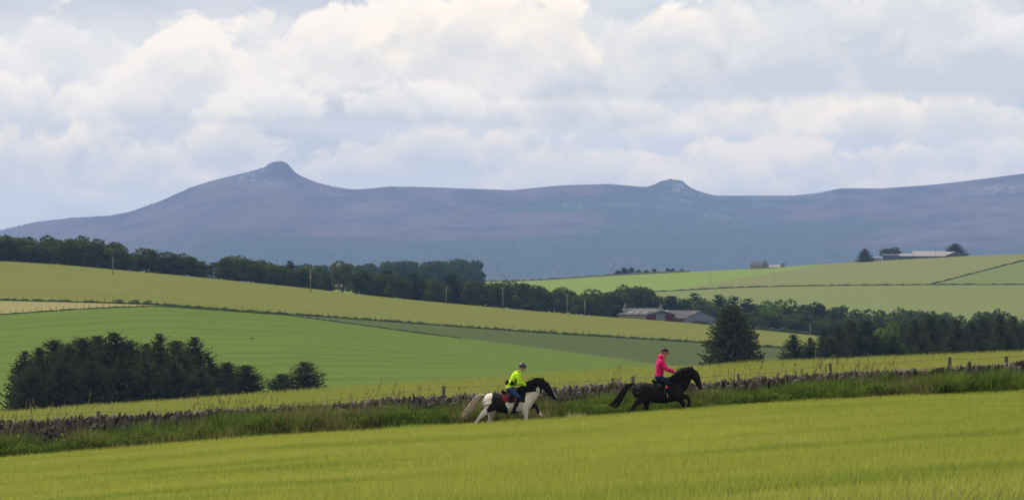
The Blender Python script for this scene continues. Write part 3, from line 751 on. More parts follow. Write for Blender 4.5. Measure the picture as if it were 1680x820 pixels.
# post and wire fence behind the wall
fen = empty('post_and_wire_fence', (0, 156.0, float(z_near(0.0, 156.0))))
tag(fen, 'weathered post and wire fence standing just behind the stone wall', 'fence')
YF = 156.0
def fence_post(u, top, w, tilt):
    x = (u - CX) / F * YF; zb = float(z_near(x, YF)); zt = row_z(top, YF)
    b = MB(); r = w / 2; b.loft([(0, 0, -.1, r, r), (.004, 0, (zt - zb) * .5, r * .97, r * .95), (0, 0, zt - zb - .02, r * .94, r * .94)], 8)
    o = b.build('post', M['old_wood'], fen, False); o.location = Vector((x, YF, zb)) - fen.location; o.rotation_euler = (0, tilt, 0)
    return x, zt
posts = []
for u, top, w, tl in ((-240, 688, .13, 0), (160, 673, .13, .02), (430, 663, .11, -.03), (728, 632, .11, .0), (1004, 619, .10, .02), (1039, 616, .13, -.01), (1209, 612, .09, .04), (1365, 594, .10, -.05), (1557, 585, .12, .02), (1645, 583, .13, .10), (1900, 560, .12, 0)):
    posts.append(fence_post(u, top, w, tl))
for dz in (.05, .32):
    b = MB()
    for (xa, za), (xb, zb_) in zip(posts[:-1], posts[1:]):
        b.tube([(xa + (xb - xa) * t - fen.location.x, .06, za + (zb_ - za) * t - dz - .06 * math.sin(math.pi * t) - fen.location.z) for t in np.linspace(0, 1, 7)], .006, 4)
    b.build('wire', M['wire'], fen)

# ================================================================== crops, verge plants
def blades(x, y, z, h, w, rng, lean=.25, wind=(.10, 0)):
    n = len(x); yaw = rng.uniform(0, np.pi, n); dx = np.cos(yaw) * w * .5; dy = np.sin(yaw) * w * .5
    lx = rng.normal(0, lean, n) * h + wind[0] * h; ly = rng.normal(0, lean, n) * h
    v = np.stack([np.stack([x - dx, y - dy, z], 1), np.stack([x + dx, y + dy, z], 1), np.stack([x + lx, y + ly, z + h], 1)], 1)
    tip = np.tile([0, 0, 1.0], n)
    return v.reshape(-1, 3), tip
def blade_obj(name, v, tip, mat, label, cat, dry=None):
    o = obj(name, v, np.arange(len(v)).reshape(-1, 3), mat); set_attr(o.data, 'tip', tip)
    if dry is not None: set_attr(o.data, 'dry', dry)
    return tag(o, label, cat, kind='stuff')
rng = np.random.default_rng(5)
# near barley: thinner on the ground far from the lens axis
N = 820000
y = 72 + (Y_EDGE + .25 - 72) * np.sqrt(rng.uniform(0, 1, N)); x = rng.uniform(-1, 1, N) * (y * .118 + 4)
lump = fbm(x / 1.5, y / 1.5, 3, 4)
tram = np.abs(((y - .055 * x) % 12.0) - 6.0); gap = np.where((tram < .28) & (rng.uniform(0, 1, N) < .75), .45, 1.0)
h = (.11 + .12 * lump) * rng.uniform(.7, 1.3, N) * gap
v, tip = blades(x, y, z_near(x, y) + .12, h, rng.uniform(.010, .022, N), rng, .34)
blade_obj('barley_crop', v, tip, M['barley'], 'ripening yellow-green barley filling the sloping field in the foreground', 'crop')
# barley beyond the wall
N = 230000
y = Y_BACK + (246 - Y_BACK) * rng.uniform(0, 1, N) ** .8; x = rng.uniform(-1, 1, N) * (y * .118 + 4)
zz = np.array([0.0]); u_ = x * F / y + CX
t_ = np.clip((y - Y_BACK) / (240 - Y_BACK), 0, 1.1); zb_ = z_near((u_ - CX) / F * Y_BACK, Y_BACK)
zc_ = row_z(LINES[1][1](u_), 240.0); zz = zb_ * (1 - t_) + zc_ * t_
v, tip = blades(x, y, zz, (.22 + .16 * fbm(x / 3, y / 3, 3, 8)) * rng.uniform(.7, 1.3, N), rng.uniform(.025, .055, N), rng, .2)
blade_obj('barley_beyond_wall', v, tip, M['barley_far'], 'strip of yellow barley on the rise behind the stone wall', 'crop')
# verge: tangle of grasses and weeds in front of the wall
weed_h = smooth_poly([(-900, .82), (0, .77), (140, .77), (260, .80), (400, .90), (520, .98), (620, .86), (700, .74), (760, .70), (860, .72), (920, .72), (1000, .70), (1100, .64), (1200, .64), (1300, .66), (1420, .78), (1560, .8), (1680, .72), (2600, .8)], 30)
N = 190000
x = rng.uniform(-24, 24, N); y = 151.6 + 2.75 * rng.uniform(0, 1, N) ** .8
u_ = x * F / y + CX
cl = fbm(x / .9, y / .6, 4, 31); cl2 = fbm(x / 3.0, y / 2.0, 3, 12)
h = weed_h(u_) * (.10 + 1.45 * cl) * rng.uniform(.45, 1.15, N) * np.clip(.45 + (y - 151.6) / 1.6, .45, 1.05)
dryp = np.clip((cl2 - .48) * 6, 0, 1) * (rng.uniform(0, 1, N) < .6) * rng.uniform(.3, 1, N)
dryp = np.maximum(dryp, (rng.uniform(0, 1, N) < .04) * .8)
v, tip = blades(x, y, z_near(x, y), h, rng.uniform(.02, .06, N), rng, .30, (.05, 0))
blade_obj('verge_grass', v, tip, M['verge'], 'rank green grass tangled along the foot of the stone wall', 'grass', np.repeat(dryp, 3))
# broad-leaved weeds
N = 90000
x = rng.uniform(-24, 24, N); y = 151.9 + 2.4 * rng.uniform(0, 1, N); u_ = x * F / y + CX
cl = fbm(x / .8, y / .7, 3, 51); keep = cl > .46; x, y, u_, cl = x[keep], y[keep], u_[keep], cl[keep]; N = len(x)
z = z_near(x, y) + weed_h(u_) * (.3 + 1.0 * (cl - .2)) * rng.uniform(0.1, 1.0, N) ** .6
v, f = rand_quads(np.stack([x, y, z], 1), rng.uniform(.05, .14, N), rng, 0, .45)
o = obj('verge_weeds', v, f, M['verge']); set_attr(o.data, 'dry', np.repeat(np.clip(rng.normal(-.2, .35, N), 0, .8), 4))
tag(o, 'dense leafy nettles and docks growing among the verge grass', 'weeds', kind='stuff')
# tall seeding grasses and dock stems rising above the wall
def tall_stems():
    rng = np.random.default_rng(15); V = []; Fc = []; off = 0
    n = 950; xs = rng.uniform(-20, 20, n); keep = fbm(xs / 2.2, xs * 0 + 3, 3, 3) + rng.uniform(-.2, .2, n) > .50; xs = xs[keep]
    for i, x_ in enumerate(xs):
        y_ = rng.uniform(155.0, 156.6) if rng.uniform() < .75 else rng.uniform(153.2, 154.2)
        u = u_at(x_, y_); z0 = float(z_near(x_, y_)); zt = row_z(float(wall_top(u)), Y_WALL)
        H = max(.5, zt - z0 + rng.gamma(2.0, .13) - .05); H = min(H, 1.9)
        lx = rng.normal(.12, .16) * H; r = .006
        pts = [np.array([x_, y_, z0]), np.array([x_ + lx * .35, y_, z0 + H * .6]), np.array([x_ + lx, y_, z0 + H])]
        for a, b in ((0, 1), (1, 2)):
            p, q = pts[a], pts[b]
            V += [p + [-r, 0, 0], p + [r, 0, 0], q + [r, 0, 0], q + [-r, 0, 0]]; Fc.append((off, off + 1, off + 2, off + 3)); off += 4
        dock = rng.uniform() < .12
        for j in range(9 if dock else 4):
            t = rng.uniform(.72, 1.0) if dock else rng.uniform(.86, 1.02); p = pts[1] + (pts[2] - pts[1]) * ((t - .6) / .4)
            s_ = rng.uniform(.02, .05) if dock else rng.uniform(.015, .03); d = np.array([rng.normal(0, s_), rng.normal(0, s_), rng.uniform(.02, .08)])
            V += [p + [-s_ * .5, 0, 0], p + [s_ * .5, 0, 0], p + d + [s_ * .4, 0, 0], p + d + [-s_ * .4, 0, 0]]; Fc.append((off, off + 1, off + 2, off + 3)); off += 4
    o = obj('seeding_grass', np.array(V), np.array(Fc), M['stem'])
    tag(o, 'thin tall seeding grass stems poking up above the wall', 'grass', kind='stuff')
tall_stems()
# one bleached tussock between the horses
rng = np.random.default_rng(8); N = 260
x0 = (942 - CX) / F * 150.4; x = x0 + rng.normal(0, .14, N); y = 150.5 + rng.normal(0, .08, N)
v, tip = blades(x, y, z_near(x, y), .34 * rng.uniform(.7, 1.25, N), np.full(N, .02), rng, .35)
o = obj('dry_grass_tussock', v, np.arange(len(v)).reshape(-1, 3), leafy('straw', (.42, .36, .22), (.5, .44, .28), .3)); tag(o, 'small bleached straw-coloured tussock between the two horses', 'tussock')

# ================================================================== field boundaries far off
def hedge_line(name, pts, height, thick, mat, label, cat, seed, parts=1):
    """pts: (u, Y) along the land; a low uneven bank or hedge"""
    rng = np.random.default_rng(seed); V = []; n = 0
    for (u, Y) in pts:
        x = (u - CX) / F * Y; z = float(ground(u, Y)); hh = height * rng.uniform(.55, 1.35); t = thick * rng.uniform(.7, 1.2)
        V += [(x, Y - t, z - .1), (x, Y - t * .7, z + hh * .7), (x, Y, z + hh), (x, Y + t * .7, z + hh * .7), (x, Y + t, z - .1)]; n += 1
    Fc = []
    for i in range(n - 1):
        for j in range(4): Fc.append((i * 5 + j, (i + 1) * 5 + j, (i + 1) * 5 + j + 1, i * 5 + j + 1))
    Fc += [(0, 1, 2, 3, 4), tuple((n - 1) * 5 + j for j in (4, 3, 2, 1, 0))]
    return tag(obj(name, V, Fc, mat), label, cat)
ff = empty('field_fence', P(600, float(fence(600)), 1000.0)); tag(ff, 'long stock fence on a weedy bank between ridge field and rough field', 'fence')
us = np.arange(-300, 1720, 4.0)
b_ = hedge_line('bank', [(u, 1000.0) for u in us], .42, .8, M['shrub'], None, None, 4); b_.parent = ff; b_.matrix_parent_inverse = Matrix.Translation(-ff.location)
v_, f_ = box_vf(-.05, .05, -.05, .05, -.3, .9); post_me = mesh_np('post', v_, f_); post_me.materials.append(M['old_wood'])
for i, u in enumerate(np.arange(-60, 1320, 14.3)):
    u += random.uniform(-3, 3); o = link('post', post_me, None, ff); o.location = Vector(P(u, 0, 1000.0).xy.to_3d()) + Vector((0, 0, float(ground(u, 1000.0)))) - ff.location
    o.rotation_euler = (0, random.gauss(0, .05), 0); o.scale = (1, 1, random.uniform(.8, 1.15))
hf = empty('hay_field_fence', P(0, 516, 899.0)); tag(hf, 'thin line of fence posts along the lower edge of hay field', 'fence')
for u in np.arange(-40, 560, 11.0):
    u += random.uniform(-2, 2); o = link('post', post_me, None, hf); o.location = Vector(P(u, 0, 899.0).xy.to_3d()) + Vector((0, 0, float(ground(u, 899.0)))) - hf.location; o.scale = (.8, .8, random.uniform(.7, 1.0))
b_ = hedge_line('bank', [(u, 899.0) for u in np.arange(-300, 760, 4.0)], .22, .5, M['shrub'], None, None, 9); b_.parent = hf; b_.matrix_parent_inverse = Matrix.Translation(-hf.location)
hedge_line('field_hedge', [(u, 2150.0) for u in np.arange(1000, 2300, 4.0)], .55, .8, M['shrub'], 'long thin hedge running across the far right hillside fields', 'hedge', 5)
hedge_line('field_hedge', [(1525 + 210 * t, 2150 + 450 * t) for t in np.linspace(0, .98, 60)], .55, .8, M['shrub'], 'diagonal hedge climbing to the right edge of the far hillside', 'hedge', 6)
hedge_line('skyline_dyke', [(u, 2595.0) for u in np.arange(640, 1130, 4.0)], .9, .8, M['stone'], 'low dark dyke along the left skyline of the bright green field', 'wall', 7)
hedge_line('strip_field_fence_bank', [(u, 1296.0) for u in np.arange(1225, 1330, 3.0)], .9, .8, M['shrub'], 'low weedy bank edging the strip field by the big spruce', 'bank', 8)

# ================================================================== farm buildings
M['rubble'] = plain('rubble', (.22, .185, .15), .9, .15, scale=2.5, var=.35)
M['slate'] = plain('slate', (.07, .07, .073), .85, .12, scale=3)
M['red_sheet'] = plain('red_sheet', (.10, .022, .026), .85, .06, scale=2)
M['blue_sheet'] = plain('blue_sheet', (.14, .165, .205), .8, .1, scale=1.5)
M['brick_wall'] = plain('brick_wall', (.12, .07, .06), .9, .15, scale=3)
M['skylight'] = plain('skylight', (.27, .275, .28), .7, .1, scale=2, var=.15)
M['pale_roof'] = plain('pale_roof', (.26, .24, .22), .85, .12, scale=.6)
M['dark_clad'] = plain('dark_clad', (.075, .085, .10), .8, .2, scale=1)
M['chimney_pot'] = plain('chimney_pot', (.30, .15, .10), .9, .1)
def roof_mat():
    m, nt, out = material('corrugated_roof'); p = opos(); px, py, pz = xsep(p)
    n = xnoise(p, .8, 6, .65); c_ = xmix(n, (.045, .044, .044), (.095, .088, .084))
    c_ = xmix(xsmooth(xnoise(p, .35, 4, .6), .58, .7) * .5, c_, (.20, .15, .09))
    principled(nt, out, c_, .85, .12, bump=X.m('SINE', px * 40.0), bump_s=.5, bump_d=.03)
    return m
M['corrugated'] = roof_mat()
def gabled(name, loc, rz, L, W, eave, rise, wall_m, gable_m, roof_m, label, cat, group=None, over=.3, below=1.5):
    """origin at the near front corner; ridge along local x from 0 to -L; local y from 0 to W"""
    r = empty(name, loc, rz); tag(r, label, cat, group); t = .22
    for y0, y1 in ((0, t), (W - t, W)):
        MB().box(-L + t, -t, y0, y1, -below, eave).build('side_wall', wall_m, r)
    for x0, x1 in ((-t, 0), (-L, -L + t)):
        v = [(x, y, z) for x in (x0, x1) for (y, z) in ((0, -below), (W, -below), (W, eave), (W / 2, eave + rise - .02), (0, eave))]
        f = [(0, 1, 2, 3, 4), (9, 8, 7, 6, 5)] + [(i, 5 + i, 5 + (i + 1) % 5, (i + 1) % 5) for i in range(5)]
        obj('gable', v, f, gable_m, r)
    sl = rise / (W / 2); th = .12
    for s_ in (0, 1):
        ya, yb = (-over, W / 2) if s_ == 0 else (W + over, W / 2)
        za, zb = eave - over * sl + .02, eave + rise + .02
        v = [(-L - over, ya, za), (over, ya, za), (over, yb, zb), (-L - over, yb, zb)]; v += [(a, b, c_ + th) for a, b, c_ in v]
        f = [(0, 1, 2, 3), (7, 6, 5, 4), (0, 4, 5, 1), (1, 5, 6, 2), (2, 6, 7, 3), (3, 7, 4, 0)]
        rf = obj('roof', v, f, roof_m, r)
    r['dims'] = (L, W, eave, rise)
    return r
def on_roof(r, x0, x1, f0, f1, mat, name='skylight'):
    """a sheet let into the visible slope, between fractions f0..f1 up the slope"""
    L, W, eave, rise = r['dims']; v = []
    for (x, f) in ((x0, f0), (x1, f0), (x1, f1), (x0, f1)): v.append((x, f * W / 2, eave + rise * f + .17))
    v += [(a, b, c_ + .03) for a, b, c_ in v]
    return obj(name, v, [(3, 2, 1, 0), (4, 5, 6, 7), (0, 1, 5, 4), (1, 2, 6, 5), (2, 3, 7, 6), (3, 0, 4, 7)], mat, r)
def spot(u, Y): return Vector(((u - CX) / F * Y, Y, float(ground(u, Y))))
def el(row, Y, z): return row_z(row, Y) - z
# left barn
YB = 1308.0; s0 = spot(1060.5, YB)
b1 = gabled('barn', s0, math.radians(-45), 10.6, 11.0, el(516.6, YB, s0.z), 1.05, M['rubble'], M['dark_clad'], M['corrugated'], 'grey-roofed barn with red doors in its gable, left of two', 'barn', 'barns beyond the ridge field')
e1 = b1['dims'][2]
for y0, y1 in ((.35, 3.6), (7.4, 10.7)): MB().box(.004, .09, y0, y1, -1.4, e1 + .15).build('door', M['red_sheet'], b1)
MB().box(.004, .07, 3.7, 7.3, -1.4, e1 + .1).build('door', M['blue_sheet'], b1)
on_roof(b1, -10.2, -1.2, .90, .99, M['skylight'], 'ridge_strip')
for x0 in (-8.8, -6.2, -3.4): on_roof(b1, x0, x0 + 1.0, .28, .62, M['skylight'])
# right barn
YB2 = 1312.0; s0 = spot(1123.4, YB2)
b2 = gabled('barn', s0, math.radians(-45), 14.0, 12.4, el(522.3, YB2, s0.z), 1.95, M['brick_wall'], M['blue_sheet'], M['corrugated'], 'larger barn with blue-grey metal gable, right of two', 'barn', 'barns beyond the ridge field')
e2 = b2['dims'][2]
MB().box(.004, .08, 3.0, 8.6, -1.4, e2 - 1.0).build('door', M['red_sheet'], b2)
for x0, a, c_ in ((-11.5, .1, .35), (-9.8, .1, .35), (-8.2, .15, .4), (-12.4, .86, .95)): on_roof(b2, x0, x0 + 1.1, a, c_, M['skylight'])
# farmhouse behind
YH = 1336.0; s0 = spot(1086.5, YH)
h1 = gabled('farmhouse', s0, 0, 10.6, 5.5, el(509.8, YH, s0.z), .6, M['rubble'], M['rubble'], M['slate'], 'low slate roof with chimneys behind the left barn', 'house', None)
eh = h1['dims'][2]
for x0 in (-.75, -10.5):
    ch = MB().box(x0, x0 + .7, 2.3, 3.2, eh + .3, eh + 1.55).build('chimney', M['rubble'], h1)
    MB().tube([(x0 + .35, 2.75, eh + 1.55), (x0 + .35, 2.75, eh + 2.1)], [.16, .13], 8).build('chimney_pot', M['chimney_pot'], ch)
# hilltop steading, right
YT = 2590.0
def top_shed(u0, u1, rid, ev, W, wall_m, gable_m, roof_m, label, dY=0.0, name='farm_shed'):
    Y = YT + dY; s_ = spot(u1, Y); L = (u1 - u0) / F * Y
    return gabled(name, s_, 0, L, W, el(ev, Y, s_.z), (ev - rid) / F * Y, wall_m, gable_m, roof_m, label, 'shed' if name != 'stone_house' else 'house', 'hilltop steading', below=2.5)
top_shed(1428, 1447, 421, 423.6, 6, M['skylight'], M['skylight'], M['blue_sheet'], 'small pale metal shed at left of the hilltop farm', -4)
ds = top_shed(1449, 1474, 417, 419.5, 9, M['dark_clad'], M['dark_clad'], M['slate'], 'dark-walled shed in front of the round hilltop tree', 0)
top_shed(1476, 1497, 416.6, 420, 8, M['dark_clad'], M['dark_clad'], M['pale_roof'], 'narrow pale-roofed shed between the dark shed and long shed', 2)
lg = top_shed(1499, 1551, 412.2, 420.2, 14, M['dark_clad'], M['dark_clad'], M['pale_roof'], 'long pale-roofed shed, largest of the hilltop farm', 4)
s0 = spot(1553, YT + 6)
gabled('farm_shed', s0, math.radians(-62), 14, 10.5, el(418.6, YT, s0.z), 1.7, M['dark_clad'], M['dark_clad'], M['pale_roof'], 'dark gabled shed at the right end of the hilltop farm', 'shed', 'hilltop steading', below=2.5)
# stone house on the skyline
s0 = spot(1249, YT - 6)
sh = gabled('stone_house', s0, math.radians(-40), 7.5, 6.2, el(435.2, YT, s0.z), 1.9, M['rubble'], M['rubble'], M['slate'], 'small steep-gabled stone house on the bright green skyline', 'house', None, below=2)
MB().box(-.75, -.1, 2.7, 3.4, sh['dims'][2] + 1.3, sh['dims'][2] + 2.7).build('chimney', M['rubble'], sh)
MB().box(.003, .05, 2.5, 3.5, .6, 2.0).build('window', M['dark_clad'], sh)
top_shed(1259, 1285, 435, 438.2, 5, M['rubble'], M['rubble'], M['pale_roof'], 'low pale-roofed outbuilding joined right of the skyline stone house', 0)

# ================================================================== utility poles and one crow
def pole(u, base_row, top, Y, label, arm=0.0, lamp=False, two=False):
    z0 = float(ground(u, Y)); h = row_z(top, Y) - z0
    r = empty('utility_pole', ((u - CX) / F * Y, Y, z0)); tag(r, label, 'pole', 'utility poles')
    MB().tube([(0, 0, -.5), (0, 0, h * .5), (0, 0, h)], [.11, .10, .08], 8).build('shaft', M['wood'], r, True)
    if arm:
        MB().box(-arm, arm, -.06, .06, h - .45, h - .32).build('crossarm', M['wood'], r)
        for x_ in (-arm * .9, 0.0, arm * .9):
            MB().tube([(x_, 0, h - .32), (x_, 0, h - .2), (x_, 0, h - .05)], [.05, .075, .03], 6).build('insulator', M['skylight'], r)
    if lamp:
        MB().tube([(0, 0, h - .1), (.25, 0, h + .12), (.75, 0, h + .18)], .05, 6).build('bracket', M['wire'], r)
        MB().loft([(.5, 0, h + .16, .10, .07), (.8, 0, h + .18, .16, .09), (1.05, 0, h + .16, .08, .05)], 8).build('lamp_head', M['skylight'], r)
        MB().box(-.28, .28, -.2, .2, h - 2.3, h - 1.7).build('switch_box', M['wood'], r)
    return r
pole(185.5, 449, 420, 1240, 'thin pole in the ridge field before the far-left wood')
pole(509.5, 478, 441, 1240, 'pole with a lamp bracket on the ridge, tallest of the poles', lamp=True)
pr = pole(556, 478, 465, 1296, 'short pole carrying two pale transformers below the olive tree', arm=.9)
hz_ = row_z(465, 1296) - float(ground(556, 1296))
for x_ in (-.75, .75): MB().loft([(x_, 0, hz_ - .95, .24, .24), (x_, 0, hz_ - .5, .26, .26), (x_, 0, hz_ - .42, .16, .16)], 10).build('transformer', M['skylight'], pr)
pole(732, 497, 470, 1280, 'plain pole at the field edge below the end of beech wood')
pole(825, 503, 471, 1270, 'pole at the field edge, third from the barns leftward', arm=.5)
pole(930.5, 513, 482, 1280, 'pole with a crossarm, second from the barns leftward', arm=.6)
pole(959.5, 516, 493, 1290, 'slim plain pole nearest the barns on their left')
pole(1329, 560, 531, 1290, 'pole in the strip field gap beside the spruce pair')
pole(1165, 462, 448, 2250, 'faint pole in the far bright green field', arm=.6)
pole(1270, 446, 436, 2300, 'faint pole on the far field below the stone house')
pole(1535, 420, 407, 2570, 'thin pole in front of the long hilltop shed roof')
pole(1464, 427, 412, 2570, 'thin pole in front of the dark hilltop shed')
cw = empty('crow', P(413.5, 555, 640)); tag(cw, 'tiny black crow flying low over the green field', 'bird')
m_black = plain('black_feather', (.012, .012, .014), .7, .1)
MB().loft([(-.22, 0, 0, .05, .015), (-.1, 0, 0, .06, .05), (.08, 0, .01, .075, .07), (.2, 0, .03, .05, .05), (.27, 0, .02, .015, .015)], 10).build('body', m_black, cw, True)
for s_ in (-1, 1): obj('wing', [(-.1, s_ * .03, .04), (.12, s_ * .03, .04), (.14, s_ * .25, .14), (.0, s_ * .48, .06), (-.12, s_ * .26, .10), (-.1, s_ * .03, .02), (.12, s_ * .03, .02), (.14, s_ * .25, .125), (.0, s_ * .48, .055), (-.12, s_ * .26, .085)], [(0, 1, 2, 3, 4), (9, 8, 7, 6, 5), (0, 5, 6, 1), (1, 6, 7, 2), (2, 7, 8, 3), (3, 8, 9, 4), (4, 9, 5, 0)], m_black, cw)

# ================================================================== haze
hz = MB(); zlo = -75.0; zhi = float(HV[:, 2].max()) + 25
hz.box(-9000, 9000, -60, 16000, min(zlo, float(HV[:, 2].min()) - 20), zhi)
m_h, nt_h, out_h = material('haze')
vol = nt_h.nodes.new('ShaderNodeVolumePrincipled')
vol.inputs['Color'].default_value = (.37, .55, 1.0, 1); vol.inputs['Density'].default_value = 5.0e-5; vol.inputs['Anisotropy'].default_value = 0.0
nt_h.links.new(vol.outputs[0], out_h.inputs['Volume'])
ho = hz.build('haze', m_h); tag(ho, 'thin bluish summer haze filling the air before the distant hill', 'haze', kind='stuff')
#HORSES
# ================================================================== horses and riders
# local frame of a horse: x forward (to the right in the picture), y to its left, z up, origin on the ground
def warp(v):
    return [(p[0], p[1], p[2] - .10 * min(max(p[2] / .5, 0), 1)) for p in v]
def fuse_obj(name, mb, voxel, mat, parent, it=4, off=(0, 0, 0)):
    mb.v = [(a - off[0], b - off[1], c_ - off[2]) for a, b, c_ in warp(mb.v)]
    me = fused(mb, voxel, it); o = link(name, me, mat, parent); return o
def part(name, mb, mat, parent, smooth=True, off=(0, 0, 0)):
    v = [(a - off[0], b - off[1], c_ - off[2]) for a, b, c_ in warp(mb.v)]
    return obj(name, v, mb.f, mat, parent, smooth)
def in_poly(x, z, poly):
    r = np.zeros(len(x), bool); j = len(poly) - 1
    for i in range(len(poly)):
        xi, zi = poly[i]; xj, zj = poly[j]
        hit = ((zi > z) != (zj > z)) & (x < (xj - xi) * (z - zi) / (zj - zi + 1e-9) + xi)
        r ^= hit; j = i
    return r
def strand(mb, pts, w0, w1, rng, n=4):
    """one lock of hair: a tapered curved wisp"""
    pts = [Vector(p) for p in pts]; m = 6; out = []
    for i in range(m):
        t = i / (m - 1); q = t * (len(pts) - 1); k_ = min(int(q), len(pts) - 2); f = q - k_
        a = pts[max(k_ - 1, 0)]; b = pts[k_]; c_ = pts[k_ + 1]; d = pts[min(k_ + 2, len(pts) - 1)]
        out.append(.5 * ((2 * b) + (c_ - a) * f + (2 * a - 5 * b + 4 * c_ - d) * f * f + (3 * b - a - 3 * c_ + d) * f ** 3))
    mb.tube(out, [w0 + (w1 - w0) * (i / (m - 1)) for i in range(m)], n)
def hair_mat(name, c0, c1):
    m, nt, out = material(name); n = xnoise(opos(), 14, 4, .6); principled(nt, out, xmix(n, c0, c1), .75, .12); return m
M['black_hair'] = hair_mat('black_hair', (.006, .005, .005), (.018, .014, .012))
M['brown_hair'] = hair_mat('brown_hair', (.012, .007, .005), (.035, .018, .011))
M['cream_hair'] = hair_mat('cream_hair', (.33, .24, .15), (.62, .52, .40))
M['blond_hair'] = hair_mat('blond_hair', (.20, .12, .06), (.36, .24, .13))
M['leather'] = plain('leather', (.008, .007, .007), .7, .06)
M['steel'] = plain('steel', (.55, .55, .56), .3, .5, .9)
M['hoof'] = plain('hoof', (.11, .09, .07), .6, .3)
M['maroon_cloth'] = plain('maroon_cloth', (.13, .012, .022), .9, .1, scale=30)
M['dark_cloth'] = plain('dark_cloth', (.015, .016, .02), .9, .1, scale=30)
M['skin'] = plain('skin', (.50, .30, .22), .6, .35, scale=20, var=.1)
M['eye'] = plain('eye', (.01, .008, .007), .2, .6)
M['hi_vis'] = plain('hi_vis', (.46, .78, .010), .7, .12, scale=9, var=.12, fold=.07)
M['reflective'] = plain('reflective', (.40, .41, .43), .4, .4, scale=10)
M['navy'] = plain('navy', (.010, .014, .034), .85, .08, scale=14)
M['blue_jean'] = plain('blue_jean', (.018, .035, .115), .85, .15, scale=14, fold=.04)
M['pink'] = plain('pink', (.66, .014, .135), .65, .12, scale=9, var=.14, fold=.07)
M['helmet_navy'] = plain('helmet_navy', (.012, .015, .03), .28, .5, scale=6)
M['pink_band'] = plain('pink_band', (.55, .14, .17), .6, .25)
M['red_tag'] = plain('red_tag', (.75, .05, .03), .6, .25)
M['black_fabric'] = plain('black_fabric', (.010, .010, .012), .85, .15, scale=20)
def coat_mat(name, kind):
    m, nt, out = material(name); n = xnoise(opos(), 7, 5, .6)
    if kind == 'piebald':
        w = attr('white'); c_ = xmix(xsmooth(w + (n - .5) * .25, .42, .58), xmix(n, (.006, .0055, .006), (.016, .013, .013)), xmix(n, (.50, .44, .36), (.68, .62, .54)))
        c_ = xmix(attr('mud') * .7, c_, (.20, .15, .10))
    else:
        c_ = xmix(n, (.006, .0045, .004), (.015, .010, .008)); c_ = xmix(attr('brown') * .8, c_, (.034, .015, .009))
    principled(nt, out, c_, .75, .10); return m
